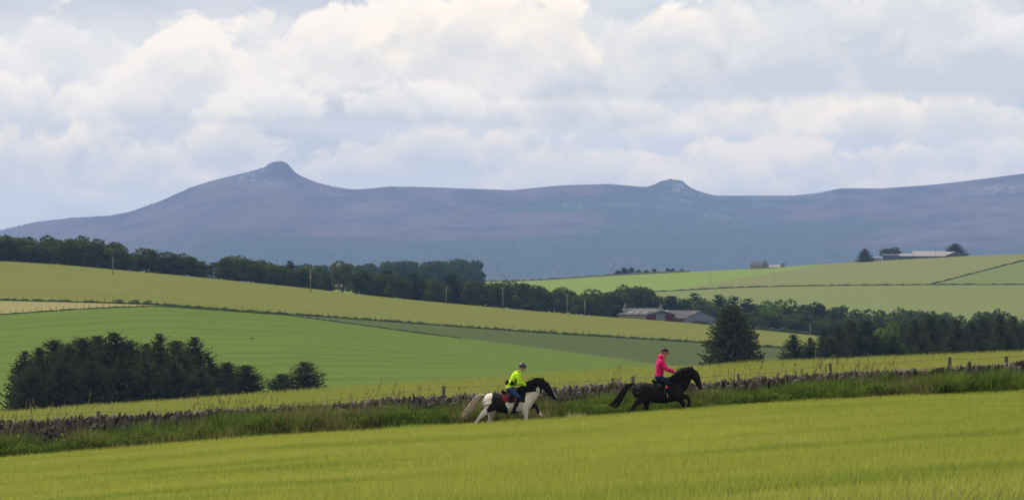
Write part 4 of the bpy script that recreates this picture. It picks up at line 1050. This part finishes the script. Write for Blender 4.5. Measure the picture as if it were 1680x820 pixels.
def horse(name, root_px, Yh, piebald, label, legs, head, tail_pts, seed):
    rng = np.random.default_rng(seed); rn = lambda s_: float(rng.normal(0, s_))
    xw = (root_px - CX) / F * Yh
    root = empty(name, (xw, Yh, float(z_near(xw, Yh)))); tag(root, label, 'horse')
    B = MB()
    B.loft([(-.71, 0, .98, .08, .13), (-.64, 0, .955, .19, .22), (-.52, 0, .93, .265, .265), (-.38, 0, .925, .28, .275), (-.2, 0, .885, .29, .285), (.0, 0, .850, .305, .302), (.2, 0, .855, .30, .318), (.38, 0, .905, .26, .335), (.55, 0, .93, .235, .33), (.70, 0, .93, .20, .27), (.80, 0, .92, .13, .19)], 20)
    nx, nz = head['neck_dx'], head['neck_dz']
    B.loft([(.42, 0, 1.00, .16, .29), (.60, 0, 1.08, .155, .32), (.76, 0, 1.19, .14, .285), (.91 + nx * .5, 0, 1.34 + nz * .5, .105, .215), (1.04 + nx * .8, 0, 1.455 + nz * .8, .09, .165), (1.13 + nx, 0, 1.525 + nz, .08, .12)], 16)
    hp = head['pts']; hw = ((.075, .09), (.105, .135), (.095, .13), (.075, .095), (.058, .072), (.062, .066), (.05, .05))
    B.loft([(p[0], 0, p[1], w[0], w[1]) for p, w in zip(hp, hw)], 14)
    px_, pz_ = hp[0]
    for s_ in (-1, 1):                                   # ears
        B.loft([(px_ + .0, s_ * .05, pz_ + .06, .03, .028), (px_ + .012, s_ * .065, pz_ + .115, .03, .022), (px_ + head['ear'], s_ * .07, pz_ + .185, .008, .008)], 8)
    for (hind, s_, pts) in legs:                          # pts: joints from body to hoof (x, z)
        R = ((.16, .23), (.12, .175), (.070, .095), (.050, .058), (.056, .062), (.056, .062)) if hind else ((.13, .19), (.095, .135), (.062, .070), (.048, .053), (.054, .058), (.056, .060))
        yy = [.13, .15, .15, .14, .14, .14]
        B.loft([(p[0], s_ * y_, p[1], r[0], r[1]) for p, r, y_ in zip(pts, R, yy)], 12)
    body = fuse_obj('body', B, .0135, coat_mat(name + '_coat', 'piebald' if piebald else 'dark'), root, 5)
    me = body.data; n = len(me.vertices); co = np.zeros(n * 3, np.float32); me.vertices.foreach_get('co', co); co = co.reshape(-1, 3)
    x, y, z = co[:, 0], co[:, 1], co[:, 2]; z = np.where(z > .4, z + .10, z * 1.25)
    jit = (fbm(x * 9 + 50, z * 9 + y * 4 + 50, 3, 2) - .5) * .07; x2 = x + jit; z2 = z + jit * .7
    if piebald:
        cv = lambda P_: [(((750 + a / 7.456) - 830) / 53, (692 - (590 + b / 7.456)) / 53 + .3) for a, b in P_]
        black = in_poly(x2, z2, cv([(430, 380), (585, 370), (590, 470), (600, 540), (632, 612), (600, 720), (480, 700), (470, 625), (372, 650), (355, 610), (415, 530)]))
        black |= in_poly(x2, z2, cv([(700, 300), (930, 180), (1030, 220), (1010, 320), (960, 340), (965, 392), (840, 402), (832, 520), (755, 512), (700, 420)]))
        black |= in_poly(x2, z2, cv([(1000, 320), (1030, 150), (1120, 200), (1260, 480), (1150, 540), (1060, 455), (1015, 395)]))
        black |= (y > .06) & (x > .66) & (z < .98) & (x < 1.045)
        hd = np.array(hp); # blaze down the front of the face
        blaze = (np.abs(y) < .035) & (x > 1.1) & in_poly(x, z, cv([(1095, 290), (1150, 290), (1290, 480), (1225, 480), (1105, 330)]))
        white = np.where(black & ~blaze, 0.0, 1.0)
        set_attr(me, 'white', white); set_attr(me, 'mud', np.clip((.5 - z) * 2, 0, 1) * white)
    else:
        set_attr(me, 'brown', np.clip((z - 1.08) * 5, 0, 1) * (x < -.1) + .5 * np.clip((.9 - z) * 2, 0, 1) * (x < -.15))
    # hooves, feather
    for (hind, s_, pts) in legs:
        a, b = Vector((pts[-2][0], 0, pts[-2][1])), Vector((pts[-1][0], 0, pts[-1][1])); d = (b - a).normalized()
        h0 = b + d * .0; h1 = b + d * .085
        m_ = MB(); m_.tube([(h0.x, s_ * .14, h0.z), (h1.x + .01, s_ * .14, h1.z)], [.052, .066], 12); part('hoof', m_, M['hoof'], root)
        if piebald:
            m_ = MB(); dark = (not hind) and s_ > 0
            for i in range(16):
                q = i / 16 * 6.28; o_ = Vector((math.cos(q) * .045, math.sin(q) * .045, 0)); c_ = a + Vector((0, s_ * .14, 0)) + o_
                strand(m_, [c_, c_ + d * .07 + o_ * .5, c_ + d * .16 + o_ * .9 + Vector((-.02, 0, -.01))], .016, .004, rng)
            part('feather', m_, M['cream_hair'], root)
    for s_ in (-1, 1):
        e = hp[1]; m_ = MB(); m_.loft([(e[0] - .005, s_ * .092, e[1] - .0, .014, .014), (e[0] + .012, s_ * .10, e[1] - .012, .02, .018), (e[0] + .03, s_ * .092, e[1] - .024, .012, .012)], 8); part('eye', m_, M['eye'], root)
    # mane: locks from poll to withers, blown back
    hm = M['black_hair']; m_ = MB()
    crest = [(1.16 + nx, 1.63 + nz), (1.06 + nx * .9, 1.605 + nz * .9), (.93 + nx * .6, 1.545 + nz * .6), (.78, 1.455), (.62, 1.36), (.46, 1.27)]
    for i in range(220):
        t = rng.uniform(0, 1) * 4.99; k_ = int(t); f = t - k_
        cx_, cz_ = (crest[k_][j] + (crest[k_ + 1][j] - crest[k_][j]) * f for j in (0, 1))
        s_ = -1 if rng.uniform() < .72 else 1; L = rng.uniform(.18, .38); fly = rng.uniform(0, 1) ** 2
        p0 = (cx_, s_ * .02, cz_ - .06)
        p1 = (cx_ - .03 - .05 * fly, s_ * (.05 + .03 * rng.uniform()), cz_ + .02 + .03 * fly)
        p2 = (cx_ - L * (.35 + .4 * fly) + rn(.03), s_ * (.12 + rn(.02)), cz_ - L * (.30 - .36 * fly) + rn(.02))
        p3 = (cx_ - L * (.6 + .6 * fly) + rn(.05), s_ * (.15 + rn(.03)), cz_ - L * (.95 - 1.0 * fly) + rn(.03))
        strand(m_, [p0, p1, p2, p3], .020, .004, rng)
    for i in range(18):                                  # forelock
        p0 = (px_ + .02, rn(.02), pz_ + .08); strand(m_, [p0, (px_ + .07, rn(.03), pz_ + .03), (hp[1][0] + .10 + rn(.02), rn(.04), hp[1][1] + .02 + rn(.03))], .014, .003, rng)
    part('mane', m_, hm, root)
    # tail
    m_ = MB(); nt_ = 150
    T = [Vector((p[0], 0, p[1])) for p in tail_pts]
    for i in range(nt_):
        sp = np.clip(rng.normal(size=2), -1.7, 1.7); end = rng.uniform(.35, 1.15); pts = []
        for j, p in enumerate(T):
            q = j / (len(T) - 1); w = .026 + .075 * q ** 1.1
            pts.append((p.x - sp[0] * w * .62 * (1 if j else .4), sp[1] * w * .7, p.z + sp[0] * w * .42 * (1 if j else .4)))
        pts[-1] = tuple(Vector(pts[-2]) + (Vector(pts[-1]) - Vector(pts[-2])) * end)
        strand(m_, pts, .019, .004, rng)
    t_ob = part('tail', m_, M['cream_hair'] if piebald else M['brown_hair'], root)
    # saddle, pad, girth, stirrups, bridle
    if piebald:
        m_ = MB()
        for s_ in (-1, 1):
            v = []; f = []
            for i in range(7):
                xx = -.12 + .42 * i / 6
                for j in range(6):
                    a = math.radians(8 + 72 * j / 5); top = 1.165 + .05 * max(0, (xx - .1)) * 4 * .5
                    v.append((xx, s_ * (.315 * math.sin(a)), .87 + (top - .85) * math.cos(a) - .0)); 
            for i in range(6):
                for j in range(5): f.append((i * 6 + j, (i + 1) * 6 + j, (i + 1) * 6 + j + 1, i * 6 + j + 1))
            v2 = [(a, b * 1.05, c_ + .012) for a, b, c_ in v]; o_ = len(v)
            m_.add(v + v2, f + [tuple(q + o_ for q in reversed(ff_)) for ff_ in f])
        part('saddle_pad', m_, M['maroon_cloth'], root)
    S = MB()
    S.loft([(-.13, 0, 1.27, .16, .035), (-.10, 0, 1.235, .17, .05), (.0, 0, 1.195, .15, .05), (.12, 0, 1.19, .13, .05), (.22, 0, 1.225, .10, .05), (.28, 0, 1.28, .06, .04)], 12)
    for s_ in (-1, 1):
        S.loft([(.08, s_ * .12, 1.19, .04, .10), (.12, s_ * .255, 1.08, .03, .11), (.16, s_ * .31, .97, .022, .11), (.18, s_ * .32, .91, .02, .08)], 10)
    sad = fuse_obj('saddle', S, .012, M['leather'], root, 2)
    g = MB(); g.tube([(.27, .33 * math.sin(a), .875 + .335 * -math.cos(a)) for a in np.linspace(-1.5, 1.5, 15)], .022, 6); part('girth', g, M['leather'], sad)
    br = MB(); H = [Vector((p[0], 0, p[1])) for p in hp]
    def ring(i, w, hgt, grow=1.06):
        t = (H[i + 1] - H[i - 1]).normalized(); u_ = Vector((-t.z, 0, t.x)); c_ = H[i]
        pts = [c_ + Vector((0, math.cos(a) * w * grow, 0)) + u_ * (math.sin(a) * hgt * grow) for a in np.linspace(0, 6.2832, 17)]
        br.tube(pts, .011, 5)
    ring(3, *hw[3]); ring(1, *hw[1], 1.04)
    for s_ in (-1, 1): br.tube([H[0] + Vector((.02, s_ * .085, .03)), H[1] + Vector((-.03, s_ * .112, -.03)), H[3] + Vector((-.02, s_ * .082, -.02)), H[4] + Vector((-.03, s_ * .066, -.02))], .010, 5)
    brd = part('bridle', br, M['leather'], root)
    root['bit'] = (H[4].x - .03, H[4].z - .02)
    return root, brd
def person(name, horse_root, label, hip, waist, chest, neck, head, shoulder, elbow, hand, knee, ankle, toe, look, kind):
    """a rider in the frame of the horse; joints as (x, z) with given spread to the side"""
    off = Vector((hip[0], 0, hip[1] - .12)); off.z -= .10
    root = empty(name, horse_root.location + off); tag(root, label, 'person', 'riders'); O = tuple(off)
    mbs = MB()
    def torso(mb, g):
        mb.loft([(hip[0] - .01, 0, hip[1] - .04, .165 + g, .115 + g), (hip[0] + .01, 0, hip[1] + .06, .165 + g, .115 + g), (waist[0], 0, waist[1], .135 + g, .098 + g), (chest[0], 0, chest[1], .165 + g, .115 + g), (shoulder[0] - .015, 0, shoulder[1] + .0, .165 + g, .085 + g), (neck[0] - .01, 0, neck[1] - .045, .075 + g, .065 + g)], 16)
    def arm(mb, g, s_, last=1.0):
        e = Vector((elbow[0], s_ * .27, elbow[1])); w = Vector((hand[0], s_ * .10, hand[1])); w2 = e + (w - e) * (.9 * last)
        sh = Vector((shoulder[0], s_ * .165, shoulder[1] - .01)); mid = sh + (e - sh) * .5
        mb.loft([(*(sh), .062 + g, .062 + g), (*(mid + Vector((0, s_ * .015, 0))), .052 + g, .055 + g), (*e, .043 + g, .046 + g), (*(e + (w2 - e) * .4), .043 + g, .043 + g), (*w2, .027 + g, .030 + g)], 10)
    def leg(mb, g, s_, a=0.0, b=1.0):
        h_ = Vector((hip[0] + .02, s_ * .10, hip[1] - .01)); k_ = Vector((knee[0], s_ * .325, knee[1])); an = Vector((ankle[0], s_ * .365, ankle[1]))
        sec = [(h_, .095), (h_ + (k_ - h_) * .5, .085), (k_, .06), (k_ + (an - k_) * .35, .056), (k_ + (an - k_) * .75, .042), (an, .036)]
        lo, hi = int(a * 5 + .01), int(b * 5 + .01)
        mb.loft([(*c_, r + g, r + g) for c_, r in sec[lo:hi + 1]], 10)
    torso(mbs, 0)
    mbs.loft([(neck[0] - .015, 0, neck[1] - .06, .058, .058), (neck[0], 0, neck[1], .052, .054), (head[0] - .03, 0, head[1] - .07, .055, .06)], 12)
    lx, lz = look; up = Vector((-lz, 0, lx)); fw = Vector((lx, 0, lz)); hc = Vector((head[0], 0, head[1]))
    def hp_(a, b, y=0.0): return hc + fw * a + up * b + Vector((0, y, 0))
    mbs.loft([(*hp_(.035, -.115), .032, .035), (*hp_(.025, -.085), .055, .065), (*hp_(.010, -.035), .068, .085), (*hp_(0, .02), .074, .095), (*hp_(-.008, .07), .068, .086), (*hp_(-.01, .105), .04, .05)], 14)
    mbs.loft([(*hp_(.085, .015), .010, .010), (*hp_(.105, -.018), .014, .014), (*hp_(.10, -.03), .014, .010)], 8)        # nose
    mbs.loft([(*hp_(.082, -.062, -.02), .009, .008), (*hp_(.088, -.062), .010, .010), (*hp_(.082, -.062, .02), .009, .008)], 6)   # mouth
    for s_ in (-1, 1): mbs.loft([(*hp_(-.012, .012, s_ * .072), .010, .018), (*hp_(-.012, -.035, s_ * .073), .008, .012)], 6)
    gl = MB()
    for s_ in (-1, 1):
        arm(mbs, 0, s_); leg(mbs, 0, s_)
        an = Vector((ankle[0], s_ * .365, ankle[1])); to = Vector((toe[0], s_ * .385, toe[1]))
        mbs.loft([(*(an + Vector((-.05, 0, -.03))), .03, .035), (*(an + (to - an) * .4), .036, .034), (*to, .032, .022)], 8)
        # hand: palm, four curled fingers of different length, thumb on top
        w = Vector((hand[0], s_ * .10, hand[1])); e = Vector((elbow[0], s_ * .27, elbow[1])); d = (w - e).normalized(); c_ = w + d * .02
        side = Vector((0, -s_, 0)); side = (side - d * side.dot(d)).normalized(); dn = d.cross(side); dn = dn if dn.z < 0 else -dn
        for mb_, g in ((mbs, 0),) + (((gl, .005),) if kind == 'hi_vis' else ()):
            mb_.loft([(*(w - d * .02), .026 + g, .022 + g), (*c_, .036 + g, .018 + g), (*(w + d * .065), .038 + g, .016 + g)], 10)
            for i, ln in enumerate((.9, 1.0, .94, .78)):
                b_ = w + d * .065 + dn * ((i - 1.5) * .019); p1 = b_ + d * .030 * ln; p2 = p1 + side * .024 * ln + d * .004; p3 = p2 - d * .026 * ln + side * .006
                mb_.tube([b_ - d * .012, p1, p2, p3], [.0095 + g, .009 + g, .0085 + g, .007 + g], 7)
            b_ = w + d * .02 - dn * .030; mb_.tube([b_, b_ + d * .028 - dn * .010 + side * .012, b_ + d * .048 + side * .026], [.011 + g, .0105 + g, .008 + g], 7)
    fuse_obj('body', mbs, .0068, M['skin'], root, 2, O)
    if kind == 'hi_vis': fuse_obj('gloves', gl, .006, M['black_fabric'], root, 1, O)
    ey = MB()
    for s_ in (-1, 1): ey.loft([(*hp_(.078, .012, s_ * .026), .005, .005), (*hp_(.082, .011, s_ * .034), .009, .008), (*hp_(.078, .010, s_ * .042), .005, .005)], 8)
    part('eyes', ey, M['eye'], root, True, O)
    jk = MB(); g = .024
    hem = .0 if kind == 'hi_vis' else .03
    jk.loft([(hip[0] - .015, 0, hip[1] + hem, .185, .14), (hip[0] + .0, 0, hip[1] + .07, .182, .138), (waist[0] - .005, 0, waist[1], .168, .13), (chest[0] - .01, 0, chest[1], .198, .148), (shoulder[0] - .02, 0, shoulder[1], .185, .11), (neck[0] - .012, 0, neck[1] - .03, .085, .08), (neck[0] - .004, 0, neck[1] + .005, .074, .072)], 18)
    for s_ in (-1, 1): arm(jk, g, s_, .96)
    if kind == 'pink':    # hood bunched at the nape
        jk.loft([(neck[0] - .06, -.09, neck[1] + .0, .05, .05), (neck[0] - .10, 0, neck[1] + .015, .075, .075), (neck[0] - .06, .09, neck[1] + .0, .05, .05)], 10)
        jk.loft([(neck[0] - .03, -.085, neck[1] + .03, .035, .045), (neck[0] - .075, 0, neck[1] + .06, .05, .055), (neck[0] - .03, .085, neck[1] + .03, .035, .045)], 10)
    jacket = fuse_obj('jacket', jk, .0095, M['hi_vis' if kind == 'hi_vis' else 'pink'], root, 3, O)
    tr = MB(); tr.loft([(hip[0] - .02, 0, hip[1] - .06, .165, .125), (hip[0] + .0, 0, hip[1] + .06, .172, .125)], 14)
    for s_ in (-1, 1): leg(tr, .012, s_, 0, .61)
    fuse_obj('trousers', tr, .0095, M['blue_jean' if kind == 'hi_vis' else 'navy'], root, 3, O)
    for s_ in (-1, 1):
        bt = MB(); leg(bt, .016, s_, .58, 1.0); an = Vector((ankle[0], s_ * .365, ankle[1])); to = Vector((toe[0], s_ * .385, toe[1]))
        bt.loft([(*(an + Vector((-.055, 0, -.035))), .042, .045), (*(an + (to - an) * .4 + Vector((0, 0, -.006))), .046, .044), (*(to + Vector((.015, 0, 0))), .040, .030)], 10)
        bt.box(an.x - .09, an.x - .03, an.y - .035, an.y + .035, an.z - .095, an.z - .05)
        bo = fuse_obj('boot', bt, .0095, M['leather'], root, 2, O)
        st = MB(); m_ = an + (to - an) * .72; st.tube([(m_.x, m_.y + math.cos(a) * .065, m_.z + .035 + math.sin(a) * .07) for a in np.linspace(0, 6.2832, 13)], .008, 5); st.tube([(m_.x, m_.y, m_.z + .10), (knee[0] - .10, s_ * .345, knee[1] - .05)], .010, 5)
        part('stirrup', st, M['steel'], root, True, O)
    # helmet: shell, brim, chin strap
    hl = MB(); hl.loft([(*hp_(-.006, .005), .098, .118), (*hp_(-.006, .04), .102, .122), (*hp_(-.010, .085), .092, .11), (*hp_(-.014, .12), .066, .082), (*hp_(-.016, .140), .03, .04)], 18)
    hl.loft([(*hp_(.085, .035), .07, .010), (*hp_(.125, .026), .062, .008), (*hp_(.155, .015), .035, .006)], 12)
    he = fuse_obj('helmet', hl, .008, M['helmet_navy'] if kind == 'hi_vis' else M['black_fabric'], root, 2, O)
    cs = MB()
    for s_ in (-1, 1): cs.tube([hp_(-.02, .01, s_ * .088), hp_(.0, -.06, s_ * .072), hp_(.03, -.125, s_ * .01)], .007, 5)
    part('chin_strap', cs, M['black_fabric'], he, True, O)
    if kind == 'pink':
        bd = MB(); v = []; f = []
        for i in range(25):
            a = -2.2 + 4.4 * i / 24
            for hh in (.008, .048): v.append(hp_(-.006 + math.cos(a) * .127, hh, math.sin(a) * .107))
        for i in range(24): f.append((i * 2, i * 2 + 2, i * 2 + 3, i * 2 + 1))
        v2 = [hc + (p - hc) * 1.03 for p in v]; n = len(v); bd.add(v + v2, f + [tuple(q + n for q in reversed(t)) for t in f])
        part('hat_band', bd, M['pink_band'], he, True, O)
        tg = MB(); tg.box(knee[0] - .11, knee[0] - .04, -.432, -.405, knee[1] - .14, knee[1] - .08); part('leg_tag', tg, M['red_tag'], root, False, O)
        cu = MB()
        for s_ in (-1, 1): cu.loft([(neck[0] - .0, s_ * .06, neck[1] + .02, .016, .02), (neck[0] - .03, s_ * .06, neck[1] - .02, .016, .02), (neck[0] - .05, s_ * .05, neck[1] - .03, .01, .012)], 8)
        part('hair', cu, M['blond_hair'], root, True, O)
    else:
        rngh = np.random.default_rng(4); cu = MB()
        for i in range(22):
            s_ = rngh.uniform(-1, 1); p0 = hp_(-.075, -.01, s_ * .06); strand(cu, [p0, p0 + Vector((-.03, 0, -.03)), p0 + Vector((-.045 + rngh.normal(0, .01), 0, -.075)), p0 + Vector((-.03, 0, -.11))], .012, .003, rngh)
        part('hair', cu, M['blond_hair'], root, True, O)
        # reflective hem band, shoulder strap and bum bag
        def hoop(z0, z1, grow, lean):
            m_ = MB(); v = []; f = []
            for i in range(28):
                a = 2 * math.pi * i / 28
                for hh in (z0, z1): v.append((hip[0] + lean * hh + math.cos(a) * .142 * grow, math.sin(a) * .190 * grow, hip[1] + hh))
            for i in range(28): j = (i + 1) % 28; f.append((i * 2, j * 2, j * 2 + 1, i * 2 + 1))
            v2 = [((p[0] - hip[0]) * 1.03 + hip[0], p[1] * 1.03, p[2]) for p in v]; n = len(v)
            m_.add(v + v2, f + [tuple(q + n for q in reversed(t)) for t in f]); return m_
        part('reflective_band', hoop(.015, .05, 1.0, .1), M['reflective'], jacket, True, O)
        part('belt', hoop(.135, .165, .97, .36), M['black_fabric'], root, True, O)
        bb = MB(); bb.loft([(waist[0] - .15, -.10, waist[1] - .0, .05, .05), (waist[0] - .165, -.05, waist[1] + .01, .075, .085), (waist[0] - .17, .04, waist[1] + .01, .075, .085), (waist[0] - .15, .10, waist[1], .05, .05)], 12)
        fuse_obj('bum_bag', bb, .01, M['black_fabric'], root, 2, O)
        pc = MB(); pc.loft([(waist[0] - .03, -.175, waist[1] - .06, .02, .04), (waist[0] - .03, -.19, waist[1] + .0, .03, .06), (waist[0] - .02, -.185, waist[1] + .07, .022, .03)], 10); part('belt_pouch', pc, M['black_fabric'], root, True, O)
        sp = MB(); sp.tube([(shoulder[0] - .03, -.12, shoulder[1] + .105), (shoulder[0] + .02, -.165, shoulder[1] + .04), (chest[0] + .05, -.215, chest[1] + .0), (waist[0] + .06, -.185, waist[1] + .03), (waist[0] + .04, -.17, waist[1] - .04)], .016, 6); part('strap', sp, M['black_fabric'], root, True, O)
    return root
def reins(brd, hroot, hand):
    bx, bz = hroot['bit']; m_ = MB()
    for s_ in (-1, 1): m_.tube([(bx, s_ * .07, bz), ((bx + hand[0]) / 2, s_ * .13, (bz + hand[1]) / 2 - .05), (hand[0] + .06, s_ * .085, hand[1]), (hand[0] + .02, s_ * .05, hand[1] - .10), (hand[0] - .02, 0, hand[1] - .13)], .008, 5)
    part('reins', m_, M['leather'], brd)
    del hroot['bit']

YH1 = 151.25
H1HEAD = dict(neck_dx=0.0, neck_dz=0.0, ear=-.02, pts=[(1.145, 1.53), (1.225, 1.43), (1.31, 1.32), (1.40, 1.20), (1.475, 1.10), (1.52, 1.045), (1.545, 1.01)])
H1LEGS = [  # hind?, side (-1 is the side seen), joints from the body down
    (True, -1, [(-.48, .90), (-.42, .72), (-.70, .56), (-.86, .34), (-.93, .19), (-.97, .10)]),
    (True, 1, [(-.46, .90), (-.34, .70), (-.46, .50), (-.50, .28), (-.50, .16), (-.47, .085)]),
    (False, -1, [(.58, .90), (.58, .70), (.62, .46), (.63, .26), (.65, .14), (.68, .075)]),
    (False, 1, [(.62, .88), (.70, .76), (.92, .80), (1.00, .62), (1.04, .54), (1.09, .50)])]
h1, br1 = horse('piebald_horse', 830, YH1, True, 'black and white piebald horse galloping, following behind on the left', H1LEGS, H1HEAD, [(-.66, 1.13), (-.80, 1.12), (-.93, .98), (-1.08, .74), (-1.30, .44)], 1)
r1 = person('person', h1, 'rider in fluorescent yellow jacket and dark helmet leaning forward on piebald horse',
            hip=(.13, 1.33), waist=(.21, 1.50), chest=(.32, 1.70), neck=(.44, 1.885), head=(.515, 1.985), shoulder=(.38, 1.80), elbow=(.43, 1.51), hand=(.63, 1.44), knee=(.40, 1.05), ankle=(.24, .66), toe=(.38, .60), look=(.985, -.17), kind='hi_vis')
reins(br1, h1, (.63, 1.44))
H2HEAD = dict(neck_dx=-.03, neck_dz=.01, ear=.01, pts=[(1.10, 1.555), (1.17, 1.46), (1.235, 1.34), (1.29, 1.20), (1.33, 1.09), (1.35, 1.03), (1.36, .99)])
H2LEGS = [
    (True, -1, [(-.48, .90), (-.40, .72), (-.62, .55), (-.76, .35), (-.84, .20), (-.90, .11)]),
    (True, 1, [(-.44, .90), (-.26, .70), (-.32, .50), (-.29, .28), (-.27, .16), (-.23, .085)]),
    (False, -1, [(.60, .90), (.70, .76), (.97, .76), (1.02, .58), (1.00, .49), (.95, .44)]),
    (False, 1, [(.60, .90), (.66, .74), (.80, .58), (.88, .40), (.91, .32), (.95, .27)])]
h2, br2 = horse('black_horse', 1077, YH1, False, 'nearly black brown horse galloping in the lead on the right', H2LEGS, H2HEAD, [(-.66, 1.13), (-.80, 1.13), (-.95, 1.02), (-1.12, .74), (-1.36, .42)], 2)
r2 = person('person', h2, 'rider in bright pink hooded jacket sitting upright on the black horse',
            hip=(.08, 1.34), waist=(.10, 1.53), chest=(.13, 1.74), neck=(.20, 1.975), head=(.265, 2.095), shoulder=(.15, 1.87), elbow=(.31, 1.60), hand=(.56, 1.53), knee=(.38, 1.17), ankle=(.24, .78), toe=(.37, .72), look=(.995, -.10), kind='pink')
reins(br2, h2, (.56, 1.53))
